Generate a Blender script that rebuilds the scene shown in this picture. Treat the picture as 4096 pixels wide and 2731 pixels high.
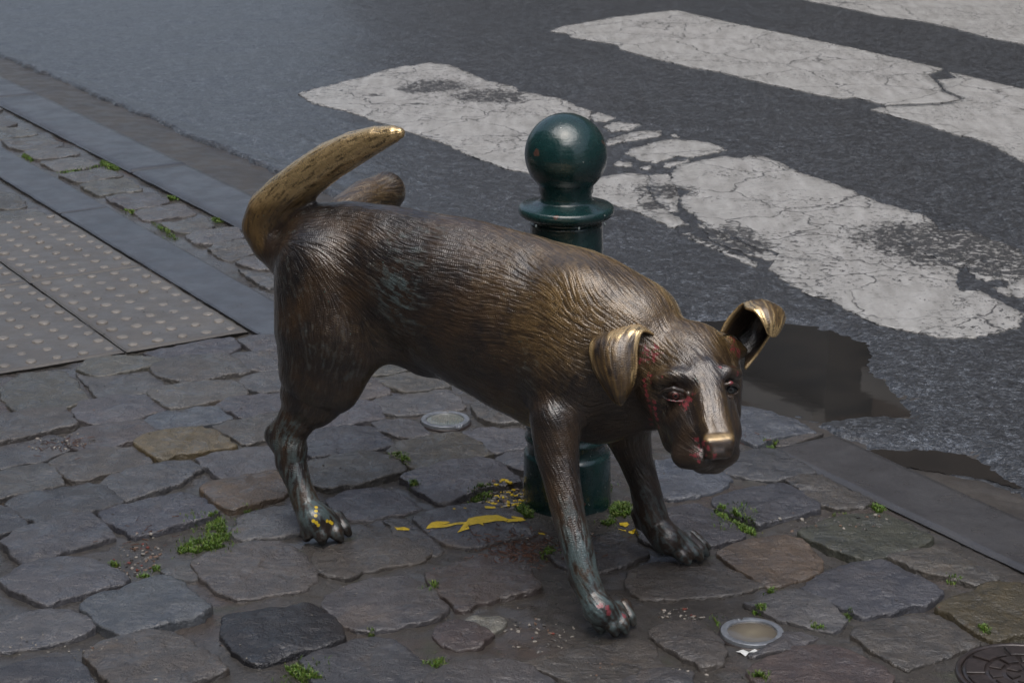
import bpy, bmesh, math, random
import numpy as np
from mathutils import Vector, Matrix
C = bpy.context.scene.collection
for o in list(bpy.data.objects): bpy.data.objects.remove(o)
sc = bpy.context.scene
# ------------------------------------------------------------------ camera
cam = bpy.data.cameras.new('camera'); co = bpy.data.objects.new('camera', cam); C.objects.link(co)
co.location = (0, 0, 1.5); co.rotation_euler = (math.radians(90 - 17.5), 0, 0)
cam.lens = 68.88; cam.sensor_width = 36; cam.clip_start = .1; cam.clip_end = 400
cam.dof.use_dof = True; cam.dof.focus_distance = 3.75; cam.dof.aperture_fstop = 16
sc.camera = co
# ------------------------------------------------------------------ sky, sun, exposure
SUN_EL, SUN_AZ = 68, 190
w = bpy.data.worlds.new('World'); sc.world = w; w.use_nodes = True
nt = w.node_tree; bg = nt.nodes['Background']
sky = nt.nodes.new('ShaderNodeTexSky'); sky.sky_type = 'NISHITA'; sky.sun_disc = False
sky.sun_elevation = math.radians(SUN_EL); sky.sun_rotation = math.radians(SUN_AZ)
sky.air_density = 1.0; sky.dust_density = 6; sky.ozone_density = 1.5
hs = nt.nodes.new('ShaderNodeHueSaturation'); hs.inputs['Saturation'].default_value = .75
nt.links.new(sky.outputs[0], hs.inputs['Color']); nt.links.new(hs.outputs[0], bg.inputs['Color'])
bg.inputs['Strength'].default_value = .13
sl = bpy.data.lights.new('sun', 'SUN'); so = bpy.data.objects.new('sun', sl); C.objects.link(so)
sl.energy = 1.7; sl.angle = math.radians(62); sl.color = (.985, .99, 1)
el, az = math.radians(SUN_EL), math.radians(SUN_AZ)
so.rotation_euler = Vector((math.sin(az)*math.cos(el), math.cos(az)*math.cos(el), math.sin(el))).to_track_quat('Z', 'Y').to_euler()
so.location = (0, 0, 12)
vs = sc.view_settings; vs.view_transform = 'Standard'; vs.look = 'None'; vs.gamma = 1; vs.use_curve_mapping = False
vs.exposure = 0.2
# ------------------------------------------------------------------ helpers
EX = np.array([.5225, -.8526]); NX = np.array([.8526, .5225])        # along the kerb, across the kerb (towards the road)
def ST(s, t): return EX[0]*s + NX[0]*t, EX[1]*s + NX[1]*t
def _h(ix, iy, iz, seed):
    h = (ix.astype(np.int64)*73856093) ^ (iy.astype(np.int64)*19349663) ^ (iz.astype(np.int64)*83492791) ^ (seed*2654435761 % 2147483647)
    h = (h ^ (h >> 13)) * 1274126177 & 0x7fffffff
    return (((h ^ (h >> 16)) & 0xffff) / 65535.).astype(np.float32)
def vn(p, seed=0):                                                  # smooth value noise in -1..1
    p = np.asarray(p, dtype=np.float32)
    if p.shape[-1] == 2: p = np.concatenate([p, np.zeros_like(p[..., :1])], -1)
    i = np.floor(p).astype(np.int32); f = p - i; f = f*f*(3-2*f); r = 0
    for dx in (0, 1):
        for dy in (0, 1):
            for dz in (0, 1):
                wt = (f[..., 0] if dx else 1-f[..., 0])*(f[..., 1] if dy else 1-f[..., 1])*(f[..., 2] if dz else 1-f[..., 2])
                r = r + wt*_h(i[..., 0]+dx, i[..., 1]+dy, i[..., 2]+dz, seed)
    return r*2-1
def fbm(p, seed=0, o=4): return sum(vn(np.asarray(p)*2**k, seed+k*7)*.5**k for k in range(o))
def mesh(name, V, F, mats, parent=None, smooth=True, fm=None):
    me = bpy.data.meshes.new(name); V = np.asarray(V, dtype=np.float32)
    if isinstance(F, np.ndarray):
        nf, k = F.shape
        me.vertices.add(len(V)); me.vertices.foreach_set('co', V.ravel())
        me.loops.add(nf*k); me.loops.foreach_set('vertex_index', F.astype(np.int32).ravel())
        me.polygons.add(nf); me.polygons.foreach_set('loop_start', np.arange(0, nf*k, k, dtype=np.int32)); me.polygons.foreach_set('loop_total', np.full(nf, k, dtype=np.int32))
        me.update(calc_edges=True)
    else: me.from_pydata([tuple(map(float, v)) for v in V], [], F)
    for m in (mats if isinstance(mats, (list, tuple)) else [mats]): me.materials.append(m)
    me.polygons.foreach_set('use_smooth', [smooth]*len(me.polygons))
    if fm is not None: me.polygons.foreach_set('material_index', np.asarray(fm, dtype=np.int32))
    o = bpy.data.objects.new(name, me); C.objects.link(o)
    if parent: o.parent = parent
    return o
def tag(o, label=None, cat=None, group=None, kind=None):
    for k, v in (('label', label), ('category', cat), ('group', group), ('kind', kind)):
        if v: o[k] = v
    return o
def empty(name, loc=(0, 0, 0), rz=0):
    o = bpy.data.objects.new(name, None); C.objects.link(o); o.location = loc; o.rotation_euler = (0, 0, rz); o.empty_display_size = .1
    return o
def attr(o, name, arr):
    a = o.data.attributes.new(name, 'FLOAT', 'POINT'); a.data.foreach_set('value', np.asarray(arr, dtype=np.float32))
def quads(nu, nv, closed=False):
    i, j = np.meshgrid(np.arange(nu-1), np.arange(nv if closed else nv-1), indexing='ij'); j2 = (j+1) % nv
    return np.stack([i*nv+j, i*nv+j2, (i+1)*nv+j2, (i+1)*nv+j], -1).reshape(-1, 4)
def lathe(prof, n=64, cx=0, cy=0, lean=(0, 0)):
    a = np.arange(n)*2*np.pi/n; V = []
    for r, z in prof: V.append(np.stack([cx+lean[0]*z+r*np.cos(a), cy+lean[1]*z+r*np.sin(a), np.full(n, z)], -1))
    return np.concatenate(V), quads(len(prof), n, True)[:, ::-1]
def box(x0, x1, y0, y1, z0, z1):
    V = [(x, y, z) for x in (x0, x1) for y in (y0, y1) for z in (z0, z1)]
    return V, [(0, 1, 3, 2), (4, 6, 7, 5), (0, 4, 5, 1), (2, 3, 7, 6), (0, 2, 6, 4), (1, 5, 7, 3)]
def inside(P, poly):
    x, y = P[:, 0], P[:, 1]; c = np.zeros(len(P), bool); n = len(poly)
    for i in range(n):
        (x0, y0), (x1, y1) = poly[i], poly[(i+1) % n]
        if y0 == y1: continue
        k = ((y0 > y) != (y1 > y)) & (x < (x1-x0)*(y-y0)/(y1-y0)+x0); c ^= k
    return c
# ------------------------------------------------------------------ materials
class NT:
    def __init__(s, name):
        s.m = bpy.data.materials.new(name); s.m.use_nodes = True; s.t = s.m.node_tree; s.b = s.t.nodes['Principled BSDF']; s.tc = None
    def n(s, typ, **k):
        x = s.t.nodes.new('ShaderNode'+typ)
        for a, v in k.items():
            if a in x.inputs.keys() if isinstance(a, str) else False: s.set(x.inputs[a], v)
            else: setattr(x, a, v)
        return x
    def set(s, i, v):
        if isinstance(v, bpy.types.NodeSocket): s.t.links.new(v, i)
        else: i.default_value = v
    def co(s):
        if not s.tc: s.tc = s.n('NewGeometry').outputs['Position']
        return s.tc
    def noise(s, scale, detail=4, rough=.55, vec=None, stretch=None, dist=0):
        x = s.n('TexNoise'); v = vec or s.co()
        if stretch:
            m = s.n('Mapping'); m.inputs['Scale'].default_value = stretch[:3]
            if len(stretch) > 3: m.inputs['Rotation'].default_value = (0, 0, stretch[3])
            s.set(m.inputs[0], v); v = m.outputs[0]
        s.set(x.inputs['Vector'], v); x.inputs['Scale'].default_value = scale; x.inputs['Detail'].default_value = detail
        x.inputs['Roughness'].default_value = rough; x.inputs['Distortion'].default_value = dist
        return x.outputs['Fac']
    def vor(s, scale, feat='F1', vec=None, rnd=1):
        x = s.n('TexVoronoi'); x.feature = feat; s.set(x.inputs['Vector'], vec or s.co()); x.inputs['Scale'].default_value = scale; x.inputs['Randomness'].default_value = rnd
        return x
    def ramp(s, f, pts, interp='LINEAR'):
        x = s.n('ValToRGB'); s.set(x.inputs[0], f); r = x.color_ramp; r.interpolation = interp
        while len(r.elements) < len(pts): r.elements.new(.5)
        for e, (p, c) in zip(r.elements, pts): e.position = p; e.color = (*c, 1) if isinstance(c, tuple) else (c, c, c, 1)
        return x.outputs[0]
    def math(s, op, a, b=0., clamp=False):
        x = s.n('Math'); x.operation = op; x.use_clamp = clamp; s.set(x.inputs[0], a); s.set(x.inputs[1], b); return x.outputs[0]
    def mr(s, v, a, b, c, d):
        x = s.n('MapRange'); x.clamp = True; s.set(x.inputs[0], v)
        for i, q in enumerate((a, b, c, d)): x.inputs[i+1].default_value = q
        return x.outputs[0]
    def mix(s, f, a, b, mode='MIX'):
        x = s.n('Mix'); x.data_type = 'RGBA'; x.blend_type = mode; s.set(x.inputs[0], f)
        s.set(x.inputs[6], (*a, 1) if isinstance(a, tuple) else a); s.set(x.inputs[7], (*b, 1) if isinstance(b, tuple) else b); return x.outputs[2]
    def bump(s, h, dist, strength=1., prev=None):
        x = s.n('Bump'); s.set(x.inputs['Height'], h); x.inputs['Distance'].default_value = dist; s.set(x.inputs['Strength'], strength)
        if prev: s.set(x.inputs['Normal'], prev)
        return x.outputs[0]
    def at(s, name):
        x = s.n('Attribute'); x.attribute_name = name; return x.outputs['Fac']
    def out(s, col=None, rough=None, normal=None, metal=None, coat=None, coat_r=.1, spec=None, ior=None, coat_n=None, alpha=None):
        b = s.b.inputs
        for k, v in (('Base Color', col), ('Roughness', rough), ('Normal', normal), ('Metallic', metal), ('Coat Weight', coat), ('Specular IOR Level', spec), ('IOR', ior), ('Coat Normal', coat_n), ('Alpha', alpha)):
            if v is not None: s.set(b[k], (*v, 1) if isinstance(v, tuple) and len(v) == 3 and k == 'Base Color' else v)
        b['Coat Roughness'].default_value = coat_r
        return s.m
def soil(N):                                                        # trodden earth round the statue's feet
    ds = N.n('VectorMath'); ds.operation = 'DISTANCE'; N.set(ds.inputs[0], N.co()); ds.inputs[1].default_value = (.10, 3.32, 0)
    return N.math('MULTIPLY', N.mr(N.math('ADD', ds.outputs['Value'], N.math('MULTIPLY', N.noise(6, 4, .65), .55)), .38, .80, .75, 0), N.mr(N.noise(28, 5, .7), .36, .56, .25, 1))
def mat_stone():
    N = NT('wet_stone'); oc = N.n('ObjectInfo'); base = oc.outputs['Color']; rnd = oc.outputs['Random']
    vo = N.n('VectorMath'); vo.operation = 'ADD'; cb = N.n('CombineXYZ')
    N.set(cb.inputs[0], N.math('MULTIPLY', rnd, 37.)); N.set(cb.inputs[2], N.math('MULTIPLY', rnd, 11.))
    N.set(vo.inputs[0], N.co()); N.set(vo.inputs[1], cb.outputs[0]); v = vo.outputs[0]
    big = N.noise(11, 4, .6, v, dist=.4); mid = N.noise(48, 5, .65, v); fine = N.noise(420, 3, .6, v)
    clv = N.noise(16, 5, .62, v, (.35, 2.6, 1, .45))
    col = N.mix(N.mr(big, .38, .64, 0, 1), base, N.mix(1., base, (.66, .69, .74), 'MULTIPLY'))
    col = N.mix(N.mr(mid, .45, .75, 0, .65), col, N.mix(1., base, (1.55, 1.45, 1.3), 'MULTIPLY'))
    col = N.mix(N.mr(fine, .3, .72, 0, .4), col, N.mix(1., col, (.55, .55, .55), 'MULTIPLY'))
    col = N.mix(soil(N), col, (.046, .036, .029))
    rust = N.mr(N.noise(7, 3, .6, v, dist=.8), .62, .78, 0, .35); col = N.mix(rust, col, (.13, .085, .045))
    sp = N.mr(N.vor(170, vec=v).outputs['Distance'], .0, .1, .55, 0); col = N.mix(N.math('MULTIPLY', sp, N.mr(mid, .5, .6, 0, .5)), col, (.34, .32, .29))
    wet = N.mr(N.noise(17, 4, .6, v, dist=.6), .40, .66, 0, 1)
    rough = N.math('ADD', N.mr(wet, 0, 1, .40, .10), N.mr(fine, .3, .7, -.04, .1))
    n1 = N.bump(clv, .010, .3); n2 = N.bump(mid, .008, .8, n1); n2 = N.bump(N.noise(22, 4, .6, v), .012, .5, n2); n2 = N.bump(N.noise(150, 4, .65, v), .0026, .8, n2); n3 = N.bump(fine, .0007, .9, n2)
    return N.out(col, rough, n3, spec=.5, coat=N.mr(wet, .2, 1, .25, 1.), coat_r=.16, coat_n=n2)
def mat_dirt():
    N = NT('wet_mortar_dirt'); a = N.noise(5, 5, .6); b = N.noise(60, 5, .7); c = N.noise(330, 3, .7)
    col = N.ramp(a, [(.3, (.060, .053, .046)), (.5, (.080, .075, .070)), (.7, (.094, .091, .089))])
    col = N.mix(N.mr(b, .5, .72, 0, .7), col, (.105, .09, .075)); col = N.mix(N.mr(c, .35, .65, .5, 0), col, (.025, .021, .017))
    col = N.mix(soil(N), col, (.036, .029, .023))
    red = N.mr(N.noise(3.1, 3, .6), .54, .68, 0, .5); col = N.mix(red, col, (.085, .05, .036))
    lump = N.noise(130, 5, .75); col = N.mix(N.mr(lump, .35, .62, .6, 0), col, (.018, .016, .014)); spk = N.mr(N.vor(230).outputs['Distance'], 0, .16, 1, 0); col = N.mix(N.math('MULTIPLY', spk, N.mr(b, .45, .6, 0, .7)), col, (.26, .22, .18))
    gr = N.mr(N.noise(9, 4, .65), .58, .7, 0, .5); col = N.mix(gr, col, (.035, .042, .018))
    rough = N.mr(N.noise(13, 4), .4, .62, .2, .5)
    n = N.bump(b, .006, .6); n = N.bump(lump, .004, .8, n); n = N.bump(c, .0014, .9, n)
    return N.out(col, rough, n, spec=.45, coat=N.mr(a, .4, .6, .2, .8), coat_r=.22)
def mat_asphalt():
    N = NT('wet_asphalt'); v1 = N.vor(190); v2 = N.vor(95); c = N.noise(620, 2, .6); a = N.noise(3.5, 5, .6)
    col = N.ramp(N.noise(150, 3, .65), [(.32, (.021, .025, .031)), (.52, (.047, .054, .064)), (.70, (.098, .108, .124))])
    col = N.mix(N.mr(a, .4, .7, 0, .4), col, (.042, .045, .050), 'MIX')
    agg = N.n('SeparateColor'); av = N.vor(78); N.set(agg.inputs[0], av.outputs['Color']); col = N.mix(1., col, N.ramp(agg.outputs[0], [(0, .35), (.45, .9), (.8, 1.15), (1, 2.1)]), 'MULTIPLY'); agg2 = N.n('SeparateColor'); N.set(agg2.inputs[0], N.vor(34).outputs['Color']); col = N.mix(1., col, N.ramp(agg2.outputs[1], [(0, .6), (.5, 1.), (1, 1.35)]), 'MULTIPLY')
    ck = N.math('MULTIPLY', N.mr(v1.outputs['Distance'], 0, .22, 1, 0), N.mr(N.noise(90, 2), .6, .68, 0, .6)); col = N.mix(ck, col, (.20, .17, .15))
    cl = N.noise(75, 4, .7); col = N.mix(N.mr(cl, .42, .55, .6, 0), col, (.012, .014, .017)); lt = N.vor(110); col = N.mix(N.math('MULTIPLY', N.mr(lt.outputs['Distance'], .0, .35, .8, 0), N.mr(N.noise(60, 2), .5, .6, 0, 1)), col, (.16, .17, .185))
    h = N.math('ADD', N.math('MULTIPLY', v1.outputs['Distance'], -.55), N.math('MULTIPLY', v2.outputs['Distance'], -.8))
    n = N.bump(N.noise(55, 4, .7), .012, .8); n = N.bump(cl, .006, .7, n); n = N.bump(h, .0048, .95, n); n = N.bump(c, .0008, .6, n)
    return N.out(col, N.mr(N.noise(60, 4), .35, .65, .27, .46), n, spec=.6, coat=.7, coat_r=.34)
def mat_slab(name, c0, c1, rough=(.28, .5), grain=300, coat=.3):
    N = NT(name); a = N.noise(6, 5, .6); b = N.noise(grain, 3, .6); m = N.noise(38, 5, .65)
    col = N.mix(N.mr(a, .35, .65, 0, 1), c0, c1); col = N.mix(N.mr(b, .3, .7, .0, .45), col, N.mix(1., col, (.6, .6, .6), 'MULTIPLY'))
    col = N.mix(N.mr(m, .58, .75, 0, .5), col, N.mix(1., col, (1.45, 1.38, 1.28), 'MULTIPLY'))
    spk = N.mr(N.vor(130).outputs['Distance'], 0, .09, 1, 0); col = N.mix(N.math('MULTIPLY', spk, N.mr(m, .5, .6, 0, .5)), col, (.3, .28, .25))
    n = N.bump(m, .003, .5); n = N.bump(b, .0008, .6, n)
    return N.out(col, N.mr(N.noise(15, 4), .38, .62, *rough), n, spec=.5, coat=coat, coat_r=.22)
def mat_paint():
    N = NT('worn_white_road_paint')
    wv = N.n('VectorMath'); wv.operation = 'ADD'; nz = N.n('TexNoise'); N.set(nz.inputs['Vector'], N.co()); nz.inputs['Scale'].default_value = 9; nz.inputs['Detail'].default_value = 3
    sc_ = N.n('VectorMath'); sc_.operation = 'SCALE'; N.set(sc_.inputs[0], nz.outputs['Color']); sc_.inputs['Scale'].default_value = .13
    N.set(wv.inputs[0], N.co()); N.set(wv.inputs[1], sc_.outputs[0])
    e1 = N.vor(3.1, 'DISTANCE_TO_EDGE', wv.outputs[0]).outputs['Distance']; e2 = N.vor(8, 'DISTANCE_TO_EDGE', wv.outputs[0]).outputs['Distance']
    zone = N.mr(N.noise(1.3, 3, .6), .47, .57, 0, 1); rag = N.noise(70, 4, .7)
    c1 = N.mr(N.math('ADD', e1, N.math('MULTIPLY', rag, .018)), .010, .022, 1, 0)
    c2 = N.math('MULTIPLY', N.mr(N.math('ADD', e2, N.math('MULTIPLY', rag, .03)), .010, .020, 1, 0), zone)
    c1 = N.math('MULTIPLY', c1, N.mr(N.noise(1.9, 2), .34, .44, 0, 1))
    flake = N.math('MULTIPLY', N.mr(N.noise(58, 6, .75), .575, .60, 0, 1), N.mr(N.noise(2.6, 3, .6), .46, .56, 0, 1))
    flake = N.math('MAXIMUM', flake, N.mr(N.math('ADD', N.noise(52, 6, .78), N.math('MULTIPLY', N.at('worn'), .185)), .63, .655, 0, 1))
    gone = N.math('MAXIMUM', N.math('MAXIMUM', c1, c2), flake, True)
    st = N.noise(7, 5, .6, None, (3.2, .7, 1, -.55))
    col = N.ramp(st, [(.3, (.225, .223, .215)), (.5, (.30, .299, .292)), (.7, (.37, .37, .365))])
    gr = N.mr(N.noise(160, 4, .7), .42, .72, 0, .4); col = N.mix(gr, col, (.21, .20, .18))
    col = N.mix(N.at('edge'), col, (.5, .5, .48))
    dark = N.ramp(N.noise(190, 3, .65), [(.35, (.022, .023, .024)), (.6, (.06, .061, .063))])
    col = N.mix(gone, col, dark)
    n = N.bump(N.math('SUBTRACT', 1., gone), .003, .8); n = N.bump(N.noise(210, 3, .6), .0012, .6, n)
    return N.out(col, N.mr(rag, .3, .7, .38, .6), n, spec=.45, coat=.1)
def mat_plain(name, col, rough=.5, metal=0., noise=0, bumpd=0, coat=0., spec=.5, dark=.6):
    N = NT(name); c = col; nn = None
    if noise: c = N.mix(N.mr(N.noise(noise, 4, .6), .35, .68, 0, 1), col, tuple(q*dark for q in col))
    if bumpd: nn = N.bump(N.noise(noise*3 or 100, 3), bumpd, .7)
    return N.out(c, rough, nn, metal=metal, coat=coat, spec=spec)
def mat_green():
    N = NT('dark_green_gloss_paint'); a = N.noise(38, 3, .5); b = N.noise(150, 3, .6)
    col = N.mix(N.mr(N.noise(14, 4), .4, .7, 0, 1), (.008, .034, .034), (.006, .024, .025))
    ch = N.mr(N.noise(26, 2, .4), .69, .70, 0, 1); col = N.mix(ch, col, (.09, .05, .04))
    ch2 = N.mr(N.noise(55, 4, .75), .695, .70, 0, 1); col = N.mix(ch2, col, (.5, .52, .5))
    n = N.bump(a, .004, .35); n = N.bump(b, .0012, .5, n); n = N.bump(ch, .001, -.5, n)
    n = N.bump(N.noise(30, 3, .5, None, (1, 1, 6)), .002, .3, n)
    return N.out(col, N.mr(N.noise(45, 4), .35, .65, .17, .34), n, spec=.5, coat=.6, coat_r=.16)
def mat_bronze():
    N = NT('wet_patinated_bronze')
    st = N.at('streak'); gold = N.at('gold'); pat = N.at('patina'); red = N.at('red'); yel = N.at('yellow')
    fl = N.n('Attribute'); fl.attribute_name = 'flow'; acc = None
    for k in range(-3, 4):
        sc_ = N.n('VectorMath'); sc_.operation = 'SCALE'; N.set(sc_.inputs[0], fl.outputs['Vector']); sc_.inputs['Scale'].default_value = k*.0019
        ad = N.n('VectorMath'); ad.operation = 'ADD'; N.set(ad.inputs[0], N.co()); N.set(ad.inputs[1], sc_.outputs[0]); q = N.noise(430, 1, .5, ad.outputs[0]); acc = q if acc is None else N.math('ADD', acc, q)
    hair = N.mr(acc, 7*.43, 7*.57, 0, 1); fur = N.at('fur'); acc = None
    for k in range(-2, 3):
        sc_ = N.n('VectorMath'); sc_.operation = 'SCALE'; N.set(sc_.inputs[0], fl.outputs['Vector']); sc_.inputs['Scale'].default_value = k*.0042
        ad = N.n('VectorMath'); ad.operation = 'ADD'; N.set(ad.inputs[0], N.co()); N.set(ad.inputs[1], sc_.outputs[0]); q = N.noise(190, 1, .5, ad.outputs[0]); acc = q if acc is None else N.math('ADD', acc, q)
    tuft = N.mr(acc, 5*.42, 5*.56, 0, 1)
    f1 = N.noise(60, 5, .65); f2 = N.noise(260, 4, .7); big = N.noise(9, 4, .6, dist=.5)
    dark = N.mix(N.mr(big, .36, .60, 0, 1), (.058, .036, .021), (.020, .017, .017)); dark = N.mix(N.mr(N.noise(24, 4, .6), .5, .68, 0, .6), dark, (.016, .016, .018))
    dark = N.mix(N.mr(st, .45, .9, 0, .3), dark, (.085, .057, .036))
    gcol = N.mix(N.mr(st, .15, .7, 0, 1), (.105, .066, .027), (.20, .125, .046))
    polish = N.mr(gold, .74, .98, 0, 1); gcol = N.mix(polish, gcol, N.mix(N.mr(st, .1, .5, 0, 1), (.30, .20, .085), (.72, .52, .26)))
    g = N.mr(N.math('ADD', gold, N.math('MULTIPLY', N.math('SUBTRACT', f1, .5), .7)), .25, .85, 0, 1)
    col = N.mix(g, dark, gcol)
    pm = N.mr(N.math('ADD', pat, N.math('ADD', N.math('MULTIPLY', N.math('SUBTRACT', f1, .5), 1.1), N.math('MULTIPLY', N.math('SUBTRACT', st, .5), .45))), .30, 1.0, 0, 1)
    pcol = N.mix(N.mr(f2, .35, .65, 0, 1), (.045, .075, .082), (.09, .15, .16)); col = N.mix(N.math('MULTIPLY', pm, .72), col, pcol)
    col = N.mix(N.math('MULTIPLY', N.mr(hair, .05, .35, .35, 0), fur), col, N.mix(1., col, (.35, .32, .32), 'MULTIPLY'))
    cut = N.math('MULTIPLY', N.mr(tuft, .12, .36, .85, 0), N.mr(gold, .25, .7, .25, 1)); col = N.mix(N.math('MULTIPLY', cut, N.mr(fur, .08, .25, 0, .8)), col, (.032, .023, .014))
    sp = N.math('MULTIPLY', N.mr(N.vor(75).outputs['Distance'], .0, .12, 1, 0), N.mr(N.noise(28, 3), .57, .62, 0, 1)); col = N.mix(N.math('MULTIPLY', sp, N.math('SUBTRACT', 1., polish)), col, (.10, .24, .20))
    rm = N.mr(N.math('ADD', red, N.math('ADD', N.math('MULTIPLY', N.math('SUBTRACT', f2, .5), 1.1), N.math('MULTIPLY', N.math('SUBTRACT', N.noise(150, 3), .5), 1.3))), .50, .60, 0, 1); col = N.mix(N.math('MULTIPLY', rm, .75), col, (.22, .030, .042))
    ym = N.mr(yel, .45, .55, 0, 1); col = N.mix(ym, col, (.62, .44, .02))
    met = N.math('MULTIPLY', N.math('SUBTRACT', .24, N.math('MULTIPLY', pm, .6)), N.math('SUBTRACT', 1., N.math('MAXIMUM', rm, ym)))
    met = N.math('ADD', met, N.math('MULTIPLY', polish, .5), True)
    rough = N.math('ADD', N.mr(f1, .35, .65, .30, .46), N.math('MULTIPLY', polish, -.12))
    rough = N.math('ADD', rough, N.math('MULTIPLY', pm, .16))
    n = N.bump(st, .0005, .4); n = N.bump(tuft, .0011, N.math('MULTIPLY', fur, .7), n); n = N.bump(hair, .0006, N.math('MULTIPLY', fur, .6), n); n = N.bump(f2, .0004, .5, n)
    coatn = N.bump(N.noise(110, 3, .6), .0006, .5); coatn = N.bump(st, .0004, .4, coatn); coatn = N.bump(tuft, .0009, N.math('MULTIPLY', fur, .7), coatn); coatn = N.bump(hair, .0004, N.math('MULTIPLY', fur, .6), coatn); drop = N.mr(N.vor(140).outputs['Distance'], .0, .32, 1, 0); coatn = N.bump(drop, .0006, .6, coatn)
    return N.out(col, rough, n, metal=met, coat=N.mr(N.noise(30, 4, .6), .35, .6, .6, 1.), coat_r=.2, coat_n=coatn)
M_ST = mat_stone(); M_DIRT = mat_dirt(); M_ASP = mat_asphalt(); M_PAINT = mat_paint(); M_GREEN = mat_green(); M_BR = mat_bronze()
M_SLAB = mat_slab('bluestone_slab', (.066, .071, .082), (.044, .048, .056), (.3, .5), coat=.3); M_TILE = mat_slab('grey_tactile_concrete', (.118, .110, .101), (.092, .086, .080), (.3, .5), coat=.12)
M_GUT = mat_slab('smooth_brownish_gutter_concrete', (.056, .050, .044), (.038, .035, .033), (.38, .6), coat=.12)
M_KSL = mat_slab('dark_worn_kerb_stone', (.058, .058, .061), (.042, .042, .045), (.26, .5), coat=.4)
M_STUD = mat_slab('worn_stud_concrete', (.215, .198, .178), (.165, .152, .138), (.4, .6), coat=.1)
M_YEL = mat_plain('yellow_spray_paint', (.62, .44, .015), .45, noise=160, bumpd=.001, dark=.7)
M_STEEL = mat_plain('dull_stainless_steel', (.27, .29, .32), .42, .5, noise=90, dark=.6, bumpd=.0004)
M_IRON = mat_plain('rusty_cast_iron', (.050, .040, .038), .38, .25, noise=70, bumpd=.001, coat=.35, dark=.5)
M_WHITE = mat_plain('crumpled_white_paper', (.62, .63, .62), .6, noise=60, dark=.85)

# ------------------------------------------------------------------ road, gutter, puddle
def grid(ss, tt, zf, name, m, attrs=None, parent=None):
    S_, T_ = np.meshgrid(ss, tt, indexing='ij'); X, Y = ST(S_, T_); P = np.stack([X, Y], -1).reshape(-1, 2)
    z, keep = zf(S_.ravel(), T_.ravel(), P)
    o = mesh(name, np.concatenate([P, z[:, None]], 1), quads(len(ss), len(tt)) if keep is None else quads(len(ss), len(tt))[keep(quads(len(ss), len(tt)))], m, parent)
    return o
def ss(a, b, x): q = np.clip((x-a)/(b-a), 0, 1); return q*q*(3-2*q)
PUD1 = [(-3.99, 2.78), (-3.95, 3.06), (-3.84, 3.19), (-3.73, 3.25), (-3.60, 3.26), (-3.52, 3.20), (-3.43, 3.12), (-3.34, 3.08), (-3.24, 3.03), (-3.14, 2.985), (-3.18, 2.90), (-3.20, 2.80), (-3.27, 2.765), (-3.36, 2.70), (-3.50, 2.66), (-3.75, 2.66), (-3.92, 2.68)]
PUD2 = [(-3.02, 2.745), (-2.904, 2.75), (-2.85, 2.79), (-2.80, 2.82), (-2.76, 2.845), (-2.72, 2.86), (-2.68, 2.868), (-2.74, 2.885), (-2.80, 2.905), (-2.88, 2.90), (-2.93, 2.87), (-2.97, 2.80)]
def pdist(S_, T_, poly):                                            # signed distance to a puddle outline (inside < 0)
    P = np.stack([S_, T_], -1); d = np.full(len(P), 9.)
    for i in range(len(poly)):
        a = np.array(poly[i]); b = np.array(poly[(i+1) % len(poly)]); ba = b-a
        h = np.clip(((P-a)@ba)/(ba@ba), 0, 1); d = np.minimum(d, np.hypot(*(P-a-h[:, None]*ba).T))
    return np.where(inside(P, poly), -d, d)
def pud(S_, T_): return np.minimum(pdist(S_, T_, PUD1), pdist(S_, T_, PUD2))
WL = -.0105
def asph_edge(s): return np.interp(s, [-60, -9, -8.2, -6.9, -6.0, -4.5, -4.0, -3.6, -3.38, -3.30, -3.05, -2.95, -2.8, -2.5, 30], [2.80, 2.80, 2.83, 2.83, 2.86, 2.90, 2.95, 2.95, 2.90, 2.765, 2.765, 2.79, 2.83, 2.84, 2.85])
s_ax = np.concatenate([np.linspace(-60, -12, 40), np.linspace(-11.9, -4.1, 300), np.arange(-4.08, -2.0, .0085), np.linspace(-1.98, 12, 50)])
t_ax = np.concatenate([np.arange(2.70, 3.45, .0085), np.linspace(3.46, 6, 130), np.linspace(6.05, 9.6, 60)])
def zroad(S_, T_, P):
    e = asph_edge(S_) + .014*fbm(P*14, 3, 3); d = T_-e
    z = .002 + .0035*fbm(P*3, 5, 3)*(.35+.65*ss(7, 4.6, T_)) + .0016*fbm(P*60, 11, 2)*ss(6.2, 4.6, T_) + .012*ss(0, 2.5, d)
    z = z - .03*ss(.0, -.03, d)
    near = np.abs(S_+3.2) < 1.6
    pd = np.full(len(P), 9.); pd[near] = pud(S_[near], T_[near])
    pd = pd+.012*fbm(P*26, 44, 4)*(pd < 9)
    z = np.where(pd < 8.5, z*ss(-.01, .12, pd) + (WL - .0075 + .011*ss(-.05, .06, pd)*1.0)*(1-ss(-.01, .12, pd)) + .0012*fbm(P*70, 8, 2)*(1-ss(.0, .12, pd)), z)
    dip = ((S_ > -9.5) & (S_ < -5.6))*np.exp(-((d-.07)/.05)**2); z = z - .008*dip*(.6+.5*vn(P*5, 4))
    return z, lambda q: (T_[q] > e[q]-.04).any(1)
road = tag(grid(s_ax, t_ax, zroad, 'road', M_ASP), 'wet dark grey asphalt carriageway', kind='structure')
s_ax = np.concatenate([np.linspace(-60, -10, 60), np.linspace(-9.9, -4.1, 220), np.arange(-4.08, -2.0, .009), np.linspace(-1.95, 8, 40)]); t_ax = np.arange(2.5, 3.12, .009)
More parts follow.
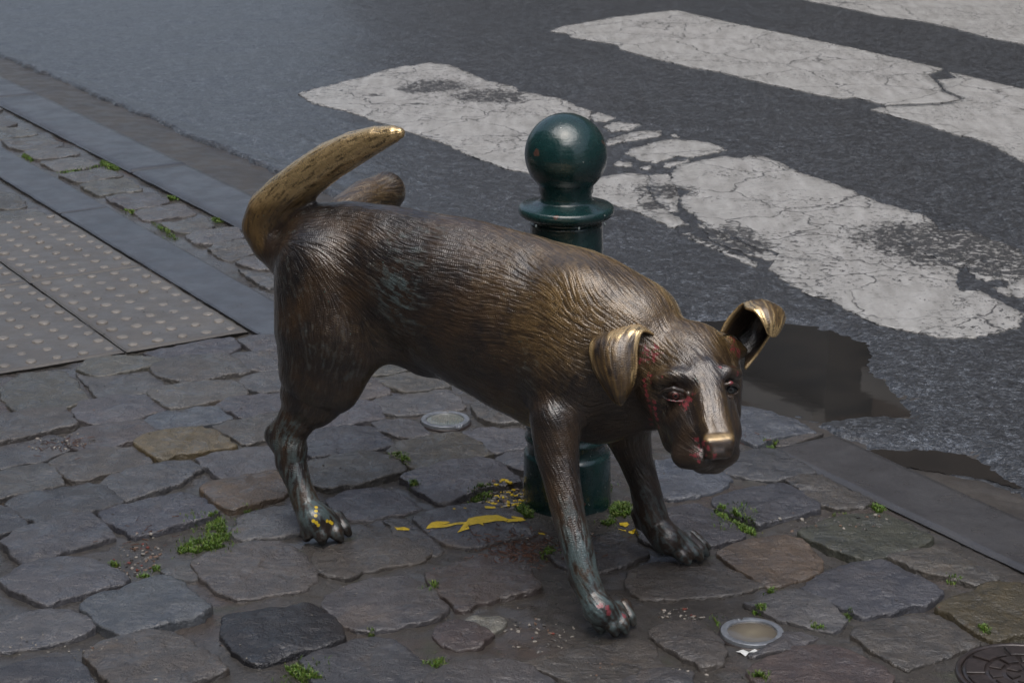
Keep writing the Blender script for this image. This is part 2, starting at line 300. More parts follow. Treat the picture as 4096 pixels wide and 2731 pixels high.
def zgut(S_, T_, P):
    z = -.004 + .0015*fbm(P*4, 21, 3) - .010*ss(2.6, 2.85, T_)*ss(-3.3, -4.6, S_) - .002
    near = np.abs(S_+3.2) < 1.6; pd = np.full(len(P), 9.); pd[near] = pud(S_[near], T_[near])
    rough = ss(2.72, 2.78, T_)*ss(-3.35, -3.1, S_); z = z + rough*(.0022*fbm(P*75, 9, 3)-.001)
    z = np.where(pd < 9, z*ss(-.01, .05, pd) + (WL-.004)*(1-ss(-.01, .05, pd)), z)
    return z, None
gutter = tag(grid(s_ax, t_ax, zgut, 'gutter', M_GUT), kind='structure')
def flat_poly(name, poly, z, m, parent=None, st=True, noise=0., step=.012, seed=1, thick=0.):
    pts = resample([ST(*p) if st else p for p in poly], step, noise, seed); n = len(pts)
    if thick:
        V = [(x, y, z) for x, y in pts]+[(x, y, z-thick) for x, y in pts]; F = [tuple(range(n))]+[(i, i+n, (i+1) % n+n, (i+1) % n) for i in range(n)]
    else: V = [(x, y, z) for x, y in pts]; F = [tuple(range(n))]
    a = sum(pts[i][0]*pts[(i+1) % n][1]-pts[(i+1) % n][0]*pts[i][1] for i in range(n))
    if a < 0: F = [f[::-1] for f in F]
    return mesh(name, V, F, m, parent, smooth=False)
def resample(poly, step, noise, seed, chaikin=0):
    P = np.array(poly, float)
    for _ in range(chaikin):
        Q = np.roll(P, -1, 0); P = np.stack([P*.88+Q*.12, P*.12+Q*.88], 1).reshape(-1, 2)
    out = []
    for i in range(len(P)):
        a, b = P[i], P[(i+1) % len(P)]; k = max(1, int(round(np.hypot(*(b-a))/step)))
        for j in range(k): out.append(a+(b-a)*j/k)
    P = np.array(out)
    if noise:
        tn = np.roll(P, -1, 0)-np.roll(P, 1, 0); tn /= np.maximum(np.hypot(*tn.T), 1e-6)[:, None]; nn = np.stack([tn[:, 1], -tn[:, 0]], 1)
        P = P+nn*(noise*fbm(P*55, seed, 3))[:, None]
    return P
def mat_water():
    N = NT('muddy_rain_water'); n = N.bump(N.noise(16, 2, .4), .0008, .12)
    return N.out(N.mix(N.mr(N.noise(7, 3), .4, .6, 0, 1), (.022, .021, .020), (.017, .017, .017)), .025, n, spec=.5, ior=1.36)
M_WATER = mat_water()
def grow(p, k):
    p = np.array(p); q = p-p.mean(0); return [tuple(x) for x in p.mean(0)+q*(1+k/np.maximum(np.hypot(*q.T), .01))[:, None]]
pw = tag(flat_poly('puddle', grow(PUD1, .05), WL, M_WATER, noise=.008, step=.007), 'wide rain puddle at the foot of the crossing, behind the dog head', kind='structure')
pw2 = tag(flat_poly('puddle', grow(PUD2, .018), WL-.0004, M_WATER, noise=.012, step=.006), 'narrow rain puddle along the asphalt edge', kind='structure')

# ------------------------------------------------------------------ zebra crossing (thick worn paint, part of the road)
ZEB = [(0,[(-0.903,8.207),(-0.851,8.33),(-0.714,8.534),(-0.535,8.84),(-0.379,8.995),(-0.266,8.887),(-0.126,8.545),(0.017,8.351),(0.03,8.248),(0.19,8.086),(0.248,7.94),(0.32,7.781),(0.284,7.445),(0.277,7.043),(0.284,6.612),(0.413,6.694),(0.469,6.646),(0.454,6.498),(0.469,6.252),(0.507,6.096),(0.548,5.943),(0.503,5.893),(0.429,6.044),(0.324,6.233),(0.182,6.466),(0.046,6.708),(-0.017,6.757),(-0.158,6.983),(-0.257,7.191),(-0.335,7.304),(-0.409,7.429),(-0.521,7.592),(-0.615,7.744),(-0.824,7.998)]),(0,[(0.355,7.484),(0.397,7.579),(0.502,7.529),(0.462,7.428),(0.379,7.38)]),(0,[(0.312,7.708),(0.345,7.775),(0.404,7.656),(0.374,7.579),(0.315,7.598)]),(0,[(0.366,7.258),(0.483,7.402),(0.572,7.421),(0.566,7.319),(0.511,7.272),(0.436,7.223),(0.339,7.119)]),(0,[(0.411,6.992),(0.442,7.085),(0.581,7.24),(0.572,7.15),(0.498,7.082),(0.564,7.116),(0.616,7.24),(0.666,7.23),(0.731,7.171),(0.785,7.041),(0.652,6.913),(0.6,6.952),(0.517,6.843),(0.458,6.887),(0.442,6.942)]),(0,[(0.531,6.774),(0.544,6.83),(0.636,6.887),(0.632,6.852),(0.558,6.761)]),(0,[(0.454,6.758),(0.488,6.824),(0.5,6.783),(0.475,6.73)]),(0,[(0.355,6.814),(0.382,6.878),(0.428,6.855),(0.424,6.799),(0.385,6.789)]),(0,[(0.601,7.337),(0.618,7.355),(0.633,7.308),(0.615,7.272)]),(0,[(0.537,6.527),(0.565,6.721),(0.584,6.792),(0.667,6.855),(0.764,6.936),(0.821,6.894),(0.862,6.952),(0.907,6.92),(0.955,6.814),(1.012,6.645),(1.08,6.527),(1.134,6.385),(1.201,6.222),(1.248,6.143),(1.311,6.029),(1.319,5.894),(1.283,5.834),(1.233,5.906),(1.212,5.954),(1.225,5.804),(1.179,5.689),(1.226,5.553),(1.278,5.431),(1.246,5.306),(1.22,5.133),(1.178,5.05),(1.206,5.096),(1.287,5.205),(1.313,5.114),(1.35,4.97),(1.322,4.867),(1.24,4.8),(1.172,4.76),(1.089,4.784),(1.025,4.834),(0.961,4.884),(0.901,5.006),(0.865,5.133),(0.855,5.189),(0.826,5.152),(0.787,5.247),(0.765,5.325),(0.736,5.437),(0.8,5.423),(0.831,5.468),(0.877,5.464),(0.96,5.5),(0.91,5.536),(0.834,5.549),(0.761,5.64),(0.707,5.712),(0.685,5.776),(0.652,5.846),(0.609,5.894),(0.587,6.041),(0.563,6.117),(0.551,6.196),(0.556,6.33),(0.609,6.427),(0.559,6.441)]),(0,[(0.524,5.834),(0.546,5.846),(0.585,5.765),(0.605,5.73),(0.651,5.618),(0.714,5.51),(0.705,5.458),(0.668,5.521),(0.637,5.592),(0.584,5.685)]),(0,[(1.314,5.468),(1.369,5.517),(1.414,5.447),(1.395,5.349),(1.328,5.29),(1.311,5.335),(1.311,5.406)]),(0,[(1.335,5.228),(1.368,5.233),(1.377,5.189),(1.359,5.137),(1.34,5.184)]),(0,[(1.385,5.282),(1.452,5.355),(1.477,5.286),(1.428,5.096),(1.37,5.133)]),(0,[(1.246,5.57),(1.29,5.592),(1.319,5.532),(1.285,5.515)]),(0,[(1.21,5.942),(1.261,5.93),(1.312,5.858),(1.403,5.846),(1.437,5.765),(1.496,5.651),(1.518,5.51),(1.476,5.345),(1.41,5.296),(1.358,5.325),(1.368,5.51),(1.301,5.437),(1.276,5.447),(1.228,5.564),(1.187,5.64)]),(0,[(0.473,6.645),(0.511,6.675),(0.543,6.66),(0.542,6.556),(0.554,6.456),(0.551,6.303),(0.533,6.117),(0.506,6.092),(0.48,6.235),(0.461,6.47)]),(0,[(0.579,5.954),(0.607,5.87),(0.655,5.823),(0.705,5.696),(0.758,5.618),(0.824,5.521),(0.742,5.532),(0.67,5.64),(0.607,5.753)]),(1,[(0.197,9.901),(0.257,10.058),(0.52,10.38),(0.861,10.651),(0.904,10.651),(1.095,10.27),(1.436,9.703),(1.703,9.234),(1.942,8.784),(1.842,8.626),(1.838,8.453),(1.817,8.211),(1.856,8.017),(1.766,7.946),(1.519,7.906),(1.418,8.086),(1.361,8.049),(1.261,8.164),(1.118,8.374),(1.014,8.529),(0.941,8.678),(0.81,8.816),(0.603,9.152),(0.518,9.329),(0.506,9.475),(0.289,9.729),(0.272,9.834)]),(1,[(1.446,7.806),(1.52,7.867),(1.766,7.906),(1.874,8.04),(1.838,8.249),(1.859,8.493),(1.953,8.544),(1.946,8.71),(2.027,8.554),(2.176,8.258),(2.254,8.072),(2.265,7.806),(1.996,6.824),(1.841,6.694),(1.814,6.808),(1.774,7.101),(1.733,7.247),(1.673,7.322),(1.598,7.517)]),(2,[(1.565,11.359),(1.678,11.019),(1.85,10.698),(1.967,10.431),(2.144,10.249),(2.249,10.003),(2.354,9.703),(2.481,9.481),(2.554,9.21),(2.782,8.71),(3.164,9.969),(2.988,10.856),(2.885,11.102),(2.783,11.403),(2.527,11.861),(2.189,12.005)])]
stripes = {}
for i, poly in ZEB: stripes.setdefault(i, []).append(poly)
def road_z(P):
    S_ = P@EX; T_ = P@NX; return zroad(S_, T_, P)[0]
for i, polys in sorted(stripes.items()):
    bm = bmesh.new(); lay = bm.verts.layers.float.new('low')
    for k, poly in enumerate(polys):
        pts = resample(poly, .011, .008 if i == 0 else .006, 40+i*20+k); area = 0; n = len(pts)
        z = road_z(pts)
        area = sum(pts[j][0]*pts[(j+1) % n][1]-pts[(j+1) % n][0]*pts[j][1] for j in range(n))
        if area < 0: pts = pts[::-1]; z = z[::-1]
        top = [bm.verts.new((x, y, zz+.0028)) for (x, y), zz in zip(pts, z)]; bot = [bm.verts.new((x, y, zz-.006)) for (x, y), zz in zip(pts, z)]
        for v_ in bot: v_[lay] = 1.
        bm.faces.new(top)
        for j in range(n): bm.faces.new((top[j], bot[j], bot[(j+1) % n], top[(j+1) % n]))
    bmesh.ops.triangulate(bm, faces=[f for f in bm.faces if len(f.verts) > 4])
    for _ in range(5):
        es = [e for e in bm.edges if e.calc_length() > .05 and all(v[lay] < .5 for v in e.verts)]
        if es: bmesh.ops.subdivide_edges(bm, edges=es, cuts=1, use_grid_fill=False)
        bmesh.ops.triangulate(bm, faces=[f for f in bm.faces if len(f.verts) > 3])
    me = bpy.data.meshes.new('zebra_stripe'); bm.to_mesh(me); bm.free(); me.materials.append(M_PAINT)
    o = bpy.data.objects.new('zebra_stripe', me); C.objects.link(o); o.parent = road
    V = np.array([v.co[:] for v in me.vertices]); up = V[:, 2] > -.004
    zz = road_z(V[:, :2])+(.0028 if i == 0 else .0045)+.0004*vn(V[:, :2]*9, 3); la_ = np.zeros(len(V), dtype=np.float32); me.attributes['low'].data.foreach_get('value', la_); top = la_ < .5; V[top, 2] = zz[top]; me.vertices.foreach_set('co', V.astype(np.float32).ravel())
    wv = np.zeros(len(V))
    if i == 0:
        for cx, cy, r in [(-0.329,8.384,0.11),(-0.403,8.312,0.07),(-0.101,8.137,0.12),(-0.02,8.036,0.06),(-0.578,8.172,0.03),(1.249,5.753,0.16),(1.301,5.64,0.17),(1.365,5.575,0.16),(1.429,5.489,0.15),(1.399,5.776,0.1),(0.635,5.799,0.09),(0.681,5.685,0.08),(0.512,6.413,0.08),(0.471,6.196,0.05)]: wv = np.maximum(wv, np.clip(1.9-np.hypot(V[:, 0]-cx, V[:, 1]-cy)/r, 0, 1))
    bdv = {v for e_ in me.edges for v in e_.vertices if False}; lowv = ~top
    low_xy = V[lowv][:, :2]
    if len(low_xy):
        from mathutils.kdtree import KDTree
        kt = KDTree(len(low_xy)); [kt.insert((x, y, 0), i_) for i_, (x, y) in enumerate(low_xy)]; kt.balance()
        dd_ = np.array([kt.find((x, y, 0))[2] for x, y in V[:, :2]]); wv = np.maximum(wv, np.clip(1-dd_/.04, 0, 1)*.42)
    attr(o, 'worn', wv); attr(o, 'edge', np.zeros(len(V)))
    for p in me.polygons: p.use_smooth = abs(p.normal.z) > .5

# ------------------------------------------------------------------ pavement bed
s_ax = np.concatenate([np.linspace(-60, -12, 24), np.linspace(-11.9, -5.1, 90), np.arange(-5.08, -1.9, .0085), np.linspace(-1.85, 12, 30)])
t_ax = np.concatenate([np.linspace(-2.4, .3, 14), np.arange(.32, 2.60, .0085)])
def zbed(S_, T_, P): return -.0015+.0030*fbm(P*7, 31, 4)+.0018*fbm(P*45, 37, 3)-.008*ss(2.53, 2.58, T_), None
pave = tag(grid(s_ax, t_ax, zbed, 'pavement', M_DIRT), 'old stone pavement with earth and mortar joints', kind='structure')
TINT = dict(grey=(.098, .093, .092), olive=(.100, .093, .078), brown=(.092, .081, .071), slate=(.066, .065, .069), blue=(.092, .100, .106), tan=(.165, .125, .066), tan2=(.098, .086, .062),
            rust=(.112, .080, .056), rust2=(.082, .063, .056), black=(.026, .026, .030), green=(.070, .070, .050), multi=(.080, .066, .034), sett=(.118, .110, .098))
